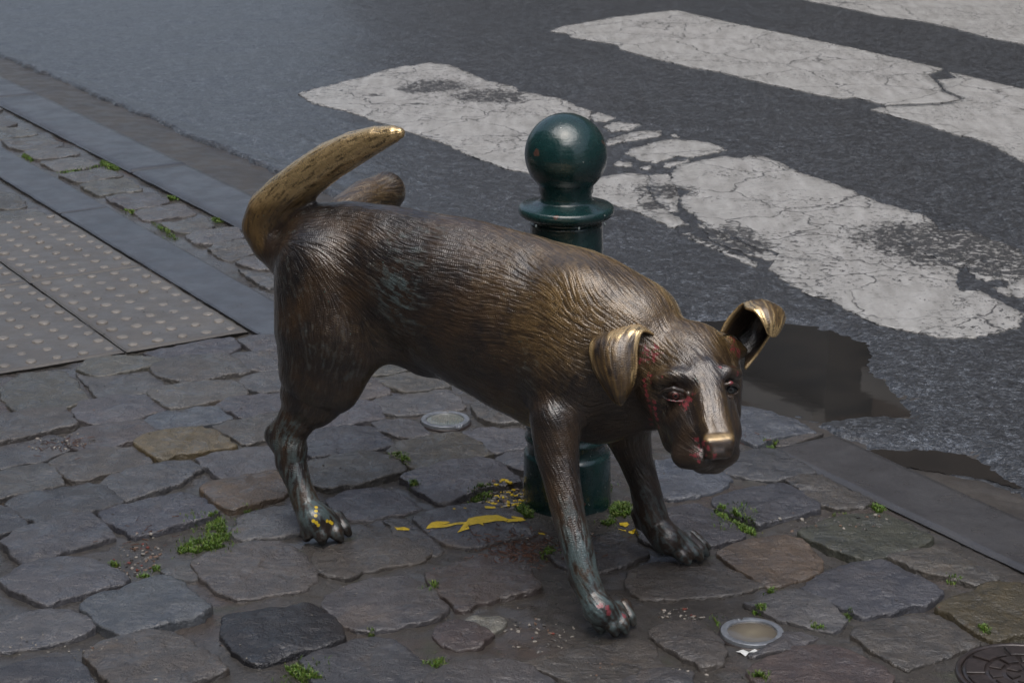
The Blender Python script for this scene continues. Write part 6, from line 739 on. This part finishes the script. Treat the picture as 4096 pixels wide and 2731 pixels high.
for c, r, s in [([0.8026,0.1242,0.4342],0.0166,0.6013999999999999),([0.8023,0.1294,0.4203],0.0125,0.6402),([0.8184,0.1212,0.4207],0.0135,0.6983999999999999),([0.7901,0.1293,0.4235],0.0094,0.582),([0.7461,0.0959,0.4857],0.0166,0.6402),([0.7442,0.1085,0.4542],0.0104,0.582),([0.8446,-0.0262,0.4966],0.0146,0.6789999999999999),([0.8548,-0.0234,0.4725],0.0135,0.6789999999999999),([0.8554,0.0042,0.4624],0.0084,0.6013999999999999),([0.8542,0.0502,0.4714],0.0063,0.582),([0.8858,0.1682,0.3637],0.0094,0.6402),([0.8664,0.1553,0.3634],0.0135,0.6596000000000001),([0.9005,0.1742,0.357],0.0094,0.6402),([0.8561,0.1472,0.3689],0.0084,0.582),([0.8137,0.1251,0.4241],0.0094,0.7275),([0.8224,0.1165,0.4269],0.0104,0.776),([0.8271,0.1099,0.4342],0.0072,0.6789999999999999),([0.7331,0.0997,0.4962],0.0146,0.6013999999999999),([0.7478,0.0885,0.5032],0.0104,0.6305),([0.7271,0.0998,0.4721],0.0125,0.6013999999999999),([0.8581,0.1506,0.3565],0.0146,0.582),([0.8711,0.1576,0.3497],0.0104,0.582),([0.8497,0.1504,0.3702],0.0072,0.582),([0.8471,-0.022,0.481],0.0146,0.6013999999999999),([0.8754,0.021,0.4511],0.0084,0.582),([0.8692,0.0716,0.4554],0.0052,0.7275),([0.8803,0.0606,0.4511],0.0063,0.776),([0.8975,0.1671,0.348],0.0104,0.5335),([0.858,0.1665,0.3463],0.0052,0.6789999999999999),([0.8653,0.1647,0.3395],0.0052,0.6789999999999999),([0.8527,0.1673,0.3525],0.0045,0.6789999999999999),([0.7752,0.1254,0.4582],0.0063,0.582),([0.7525,0.1197,0.4435],0.0063,0.6789999999999999),([0.7397,0.1204,0.4454],0.0057,0.9215),([0.7425,0.1217,0.4372],0.0057,0.9215),([0.7454,0.1231,0.4291],0.0057,0.9215),([0.7482,0.1244,0.4209],0.0057,0.9215),([0.7511,0.1257,0.4128],0.0057,0.9215),([0.7539,0.127,0.4046],0.0057,0.9215),([0.7567,0.1283,0.3965],0.0057,0.9215),([0.7596,0.1296,0.3883],0.0057,0.9215),([0.7624,0.131,0.3802],0.0057,0.9215),([0.7653,0.1323,0.372],0.0057,0.9215),([0.766,0.1342,0.4154],0.0052,0.9215),([0.7691,0.1359,0.4058],0.0052,0.9215),([0.7722,0.1376,0.3963],0.0052,0.9215),([0.7753,0.1393,0.3867],0.0052,0.9215),([0.7784,0.141,0.3771],0.0052,0.9215),([0.7116,0.21,0.0653],0.0075,0.776),([0.7317,0.21,0.0668],0.0075,0.776),([0.7353,0.21,0.0546],0.0075,0.776),([0.7627,0.21,0.0595],0.0075,0.776)]: red = np.maximum(red, s*blob(snap(c), r))
yel = np.zeros(len(V))
for c, r, s in [([0.0526,0.1278,0.045],0.0045,0.9),([0.0582,0.1253,0.042],0.0045,0.9),([0.0646,0.1241,0.038],0.0045,0.9),([0.0917,0.13,0.058],0.0045,0.9),([0.0943,0.1248,0.056],0.0045,0.9),([0.0932,0.1179,0.05],0.0045,0.9),([0.0721,0.1417,0.09],0.0045,0.9),([0.0735,0.1451,0.085],0.0045,0.9),([0.0708,0.1459,0.075],0.0045,0.9)]: yel = np.maximum(yel, s*blob(snap(c), r))
DA = np.array([-.36, 3.60, 0]); dd = np.array([.864, -.504, 0]); dd /= np.linalg.norm(dd); dn = np.array([dd[1], -dd[0], 0])
dog = empty('dog_statue', tuple(DA+dd*.35+dn*.05)); dog.rotation_euler = (0, 0, 0)
tag(dog, 'bronze statue of a mongrel dog cocking a hind leg beside the bollard', 'statue')
OR = np.array(dog.location)
def W(P): P = np.asarray(P, float); return DA+P[..., :1]*dd+P[..., 1:2]*dn+P[..., 2:3]*np.array([0, 0, 1.])-OR
tailf = (np.minimum(PD['torso'], PD['spine']) > .022) & (PD['tail'] < .012) & (X[:, 0] < .2) & (X[:, 2] > .42)
tq = tailf[Q].all(1)
QQ = Q[:, ::-1]          # dog frame is mirrored into the world
VW = W(V)
# orientation check
nn_ = normals(VW, QQ); cen = VW.mean(0)
if ((VW-cen)*nn_).sum() < 0: QQ = Q
NW = normals(VW, QQ)
furm = np.clip(amp*1.1*(1-.45*ss(.01, 0, PD['tail'])), .05, 1)
FW = W(ddir)-W(np.zeros((1, 3)))
def submesh(name, sel):
    q = QQ[sel]; u, inv = np.unique(q, return_inverse=True); o = mesh(name, VW[u], inv.reshape(q.shape), M_BR, dog)
    for nm, a in (('streak', st_col), ('gold', gold), ('patina', pat), ('red', red), ('yellow', yel), ('fur', furm)): attr(o, nm, a[u])
    fa = o.data.attributes.new('flow', 'FLOAT_VECTOR', 'POINT'); fa.data.foreach_set('vector', FW[u].astype(np.float32).ravel())
    o.data.normals_split_custom_set_from_vertices([tuple(x) for x in NW[u]])
    return o
body = submesh('body', ~tq)
tail = submesh('tail', tq); tail['label'] = 'tail polished to bright gold by touching'
# ears: folded leather-like flaps with thickness
EARS = {'L':[[[0.667,0.0697,0.4679],[0.692,0.0577,0.4608],[0.7159,0.0474,0.4673],[0.7399,0.0468,0.4905]],[[0.6492,0.085,0.4975],[0.6734,0.0673,0.5074],[0.7031,0.0606,0.518],[0.7356,0.0623,0.5081]],[[0.6417,0.1152,0.4998],[0.6718,0.1095,0.5139],[0.7076,0.0991,0.5251],[0.7267,0.0914,0.5222]],[[0.6452,0.1326,0.4865],[0.6765,0.137,0.4974],[0.7061,0.1276,0.5027],[0.7255,0.1107,0.498]],[[0.6561,0.1399,0.4625],[0.6872,0.1503,0.4706],[0.7138,0.1414,0.4725],[0.7308,0.1215,0.4666]],[[0.6748,0.1414,0.435],[0.7001,0.1535,0.4413],[0.7188,0.1469,0.4426],[0.7291,0.13,0.4394]],[[0.6915,0.1394,0.4139],[0.7064,0.149,0.4171],[0.7155,0.1459,0.4177],[0.7201,0.1356,0.4186]],[[0.7041,0.1361,0.4027],[0.7071,0.1371,0.402],[0.709,0.136,0.402],[0.7097,0.1326,0.4034]]],'R':[[[0.8287,0.001,0.5139],[0.8347,-0.0489,0.4913],[0.8535,-0.0494,0.4627],[0.8685,-0.0166,0.4485]],[[0.8337,-0.0081,0.5309],[0.8479,-0.0691,0.5092],[0.8734,-0.0688,0.4841],[0.8815,-0.0327,0.4719]],[[0.8455,-0.0143,0.5488],[0.8627,-0.0698,0.5371],[0.8892,-0.0706,0.5136],[0.8946,-0.0371,0.4962]],[[0.8603,-0.014,0.5642],[0.8774,-0.0521,0.5617],[0.9019,-0.0602,0.5447],[0.9083,-0.0436,0.5222]],[[0.8714,-0.0001,0.5617],[0.8914,-0.0264,0.5687],[0.9141,-0.045,0.5566],[0.9219,-0.0488,0.5414]],[[0.8909,0.0083,0.5607],[0.9074,-0.0078,0.5651],[0.9215,-0.024,0.5539],[0.928,-0.0365,0.5378]],[[0.908,0.0116,0.5444],[0.9182,0.0046,0.5472],[0.9273,-0.008,0.5407],[0.9305,-0.0217,0.533]],[[0.9169,0.0105,0.5264],[0.9219,0.0069,0.5217],[0.9262,0.0002,0.5198],[0.9288,-0.0099,0.5236]]]}
def catmull(P, n):
    P = np.array(P, float); P = np.concatenate([2*P[:1]-P[1:2], P, 2*P[-1:]-P[-2:-1]]); out = []
    for i in range(1, len(P)-2):
        for j in range(n):
            t = j/n; a, b, c, d = P[i-1], P[i], P[i+1], P[i+2]; out.append(.5*((2*b)+(c-a)*t+(2*a-5*b+4*c-d)*t*t+(3*b-a-3*c+d)*t**3))
    out.append(P[-2]); return np.array(out)
for side in ('L', 'R'):
    G_ = np.array(EARS[side]); G1 = np.stack([catmull(G_[:, j], 8) for j in range(G_.shape[1])], 1); G2 = np.stack([catmull(G1[i], 10) for i in range(G1.shape[0])], 0)
    nu, nv = G2.shape[:2]; P = G2.reshape(-1, 3)
    q = quads(nu, nv); N_ = normals(P, q); th = .0062
    uu = np.repeat(np.linspace(0, 1, nu), nv); vv = np.tile(np.linspace(0, 1, nv), nu); ed = np.minimum(np.minimum(vv, 1-vv)*4, np.minimum((1-uu)*6, 1)); ed = np.clip(ed, 0, 1)
    rim = (1-ed)*.0008; rel = fbm(np.stack([uu*5, vv*18, uu*0], -1), 4, 3)
    tk = th*np.sqrt(np.clip(ed*1.4+.15, 0, 1)); rdg = .0003*rel*ss(.2, .7, ed)
    A_ = P+N_*(tk/2+rim+rdg)[:, None]; B_ = P-N_*(tk/2+rim+rdg)[:, None]; nP = len(P)
    bd = [j for j in range(nv)]+[i*nv+nv-1 for i in range(1, nu)]+[(nu-1)*nv+j for j in range(nv-2, -1, -1)]+[i*nv for i in range(nu-2, 0, -1)]; L = len(bd)
    F = [tuple(int(x) for x in f) for f in q]+[tuple(int(x)+nP for x in f[::-1]) for f in q]+[(bd[(i+1) % L], bd[i], bd[i]+nP, bd[(i+1) % L]+nP) for i in range(L)]
    o = mesh('ear', W(np.concatenate([A_, B_])), F, M_BR, dog)
    bmm = bmesh.new(); bmm.from_mesh(o.data); bmesh.ops.recalc_face_normals(bmm, faces=bmm.faces); bmm.to_mesh(o.data); bmm.free()
    n2 = 2*nP; fold = np.exp(-((uu-(.25 if side == 'L' else .42))/.12)**2)
    g_ = np.clip(.45+.55*(1-ed)+.7*fold*(vv > .3)+.25*rel+(.25 if side == 'R' else 0), 0, 1.05)
    inner = 1 if side == 'L' else 0
    gi = g_*.15+.0
    def side2(a, b): return np.concatenate([a, b])
    vis_out = (uu > .3)
    cup = ss(.42, .3, uu)*ss(.15, .5, ed) if side == 'R' else ss(.2, .1, uu); gA = g_*(1-cup); gB = gA*.75
    attr(o, 'streak', side2(np.clip(.5+.22*rel, 0, 1), np.clip(.5+.2*rel, 0, 1))); attr(o, 'gold', side2(gA, gB)); attr(o, 'patina', np.full(n2, .08)); attr(o, 'fur', np.full(n2, .5))
    rd = np.concatenate([np.zeros(nP), np.zeros(nP)]); fv = np.gradient(P.reshape(nu, nv, 3), axis=0).reshape(-1, 3); fv = W(fv)-W(np.zeros((1, 3))); fv /= np.linalg.norm(fv, axis=1)[:, None]; fa = o.data.attributes.new('flow', 'FLOAT_VECTOR', 'POINT'); fa.data.foreach_set('vector', np.concatenate([fv, fv]).astype(np.float32).ravel()); attr(o, 'red', rd); attr(o, 'yellow', np.zeros(n2))
# eyes
EYES = [([0.7965,0.1094,0.4264],0.0122),([0.8681,0.0443,0.4303],0.0115)]
M_EYE = NT('cast_bronze_eye'); cc = M_EYE.n('TexCoord').outputs['Object']; ln = M_EYE.n('VectorMath'); ln.operation = 'LENGTH'
mp = M_EYE.n('Mapping'); mp.inputs['Scale'].default_value = (1, 1, 0); M_EYE.set(mp.inputs[0], cc); M_EYE.set(ln.inputs[0], mp.outputs[0])
rad = M_EYE.math('DIVIDE', ln.outputs['Value'], EYES[0][1])
def eye_mat(name, iris, white):
    N = NT(name); cc = N.n('TexCoord').outputs['Object']; mp = N.n('Mapping'); mp.inputs['Scale'].default_value = (1, 1, 0); N.set(mp.inputs[0], cc); ln = N.n('VectorMath'); ln.operation = 'LENGTH'; N.set(ln.inputs[0], mp.outputs[0])
    rad = N.math('DIVIDE', ln.outputs['Value'], EYES[0][1])
    col = N.ramp(rad, [(0, (.01, .008, .008)), (.2, (.012, .01, .01)), (.27, iris), (.5, tuple(c*.6 for c in iris)), (.56, (.012, .01, .01)), (.66, white), (1, white)])
    n = N.bump(N.ramp(rad, [(0, .0), (.2, .1), (.26, .8), (.5, .7), (.56, 0.2), (.64, 1.)]), .0014, .8)
    return N.out(col, .42, n, metal=.4, coat=.5, coat_r=.22)
em = [eye_mat('eye_red_paint', (.15, .042, .036), (.045, .024, .020)), eye_mat('eye_dark_bronze', (.065, .07, .07), (.04, .042, .045))]
for (c, r), m_, lk in zip(EYES, em, ((.02, .0), (.02, .0))):
    V_, F_ = lathe([(max(r*math.cos(a), .00005), r*math.sin(a)) for a in np.linspace(-1.2, math.pi/2, 24)], 40)
    o = mesh('eye', V_, F_, m_, dog); wc = W(np.array([c]))[0]; o.location = wc
    to = Vector((0, 0, 1.5))-Vector(tuple(wc+OR)); to = to.normalized()+Vector((.12, 0, -.12)); o.rotation_euler = to.to_track_quat('Z', 'Y').to_euler()

# ------------------------------------------------------------------ buildings round the street (they stand outside the frame and show in puddle and gloss)
def mat_wall(name, c):
    N = NT(name); return N.out(N.mix(N.mr(N.noise(1.2, 5), .35, .65, 0, 1), c, tuple(q*.7 for q in c)), .7, N.bump(N.noise(25, 4), .004, .4))
M_W1 = mat_wall('dark_stone_wall', (.085, .080, .074)); M_BRK = mat_wall('brown_brick_wall', (.17, .125, .095)); M_COR = mat_wall('pale_string_course', (.42, .40, .37)); M_W2 = mat_wall('grey_render_wall', (.13, .125, .12))
M_WIN = mat_plain('dark_window_glass', (.015, .016, .018), .08)
def building(name, s0, s1, t, hgt, depth, label, lower=3.66, sgn=1, mw=None, n_win=None):
    b = tag(empty(name, (*ST((s0+s1)/2, t), 0), math.atan2(EX[1], EX[0])), label, 'building'); L = (s1-s0)/2; y = lambda a, c: (min(a*sgn, c*sgn), max(a*sgn, c*sgn))
    V, F = box(-L, L, *y(0, depth), -.2, lower); mesh('ground_floor_wall', V, F, mw or M_W1, b, smooth=False)
    V, F = box(-L, L, *y(.003, depth), lower, hgt); mesh('upper_wall', V, F, mw or M_BRK, b, smooth=False)
    V, F = box(-L, L, *y(-.12, .15), lower-.09, lower+.10); mesh('string_course', V, F, M_COR, b, smooth=False)
    V, F = box(-L-.1, L+.1, *y(-.25, depth+.1), hgt, hgt+.3); mesh('roof', V, F, M_W1, b, smooth=False)
    nw = int(2*L/2.1)
    for i in range(nw):
        x = -L+(i+.5)*2*L/nw
        for z0, z1, w_ in ((.9, 2.8, .6),)+tuple((z, z+1.7, .5) for z in np.arange(lower+.9, hgt-1.9, 3.1)):
            V, F = box(x-w_-.08, x+w_+.08, *y(-.03, .02), z0-.08, z1+.08); fr = mesh('window', V, F, M_COR, b, smooth=False)
            V, F = box(x-w_, x+w_, *y(-.035, -.01), z0, z1); mesh('pane', V, F, M_WIN, fr, smooth=False)
    return b
building('row_building', -19, -11.0, 9.6, 6.0, 6, 'dark stone and brown brick street front across the road', sgn=1)
building('corner_building', -10.8, 22, 9.9, 6.2, 6, 'taller brown brick corner house across the road', sgn=1, lower=3.3)
building('rendered_house', -26, 1.0, -2.6, 7.5, 6, 'grey rendered house on the pavement side left of the side street', sgn=-1, mw=M_W2)
building('brick_house', 7.5, 26, -2.6, 9, 6, 'brick house on the pavement side right of the side street', sgn=-1)
gf = mesh('ground', [(-90, -90, -.21), (90, -90, -.21), (90, 90, -.21), (-90, 90, -.21)], [(0, 1, 2, 3)], M_ASP); tag(gf, kind='structure')
V, F = box(-60, 60, -1.2, 1.2, -.05, .012); fp = mesh('far_pavement', V, F, M_TILE, smooth=False); fp.location = (*ST(0, 10.79), 0); fp.rotation_euler = (0, 0, math.atan2(EX[1], EX[0])); tag(fp, kind='structure')
V, F = box(-40, 40, -6, 6, -.05, -.012); fp = mesh('side_street', V, F, M_ASP, smooth=False); x, y = ST(4, -8); fp.location = (x, y, 0); fp.rotation_euler = (0, 0, math.atan2(EX[1], EX[0])+math.pi/2); tag(fp, kind='structure')
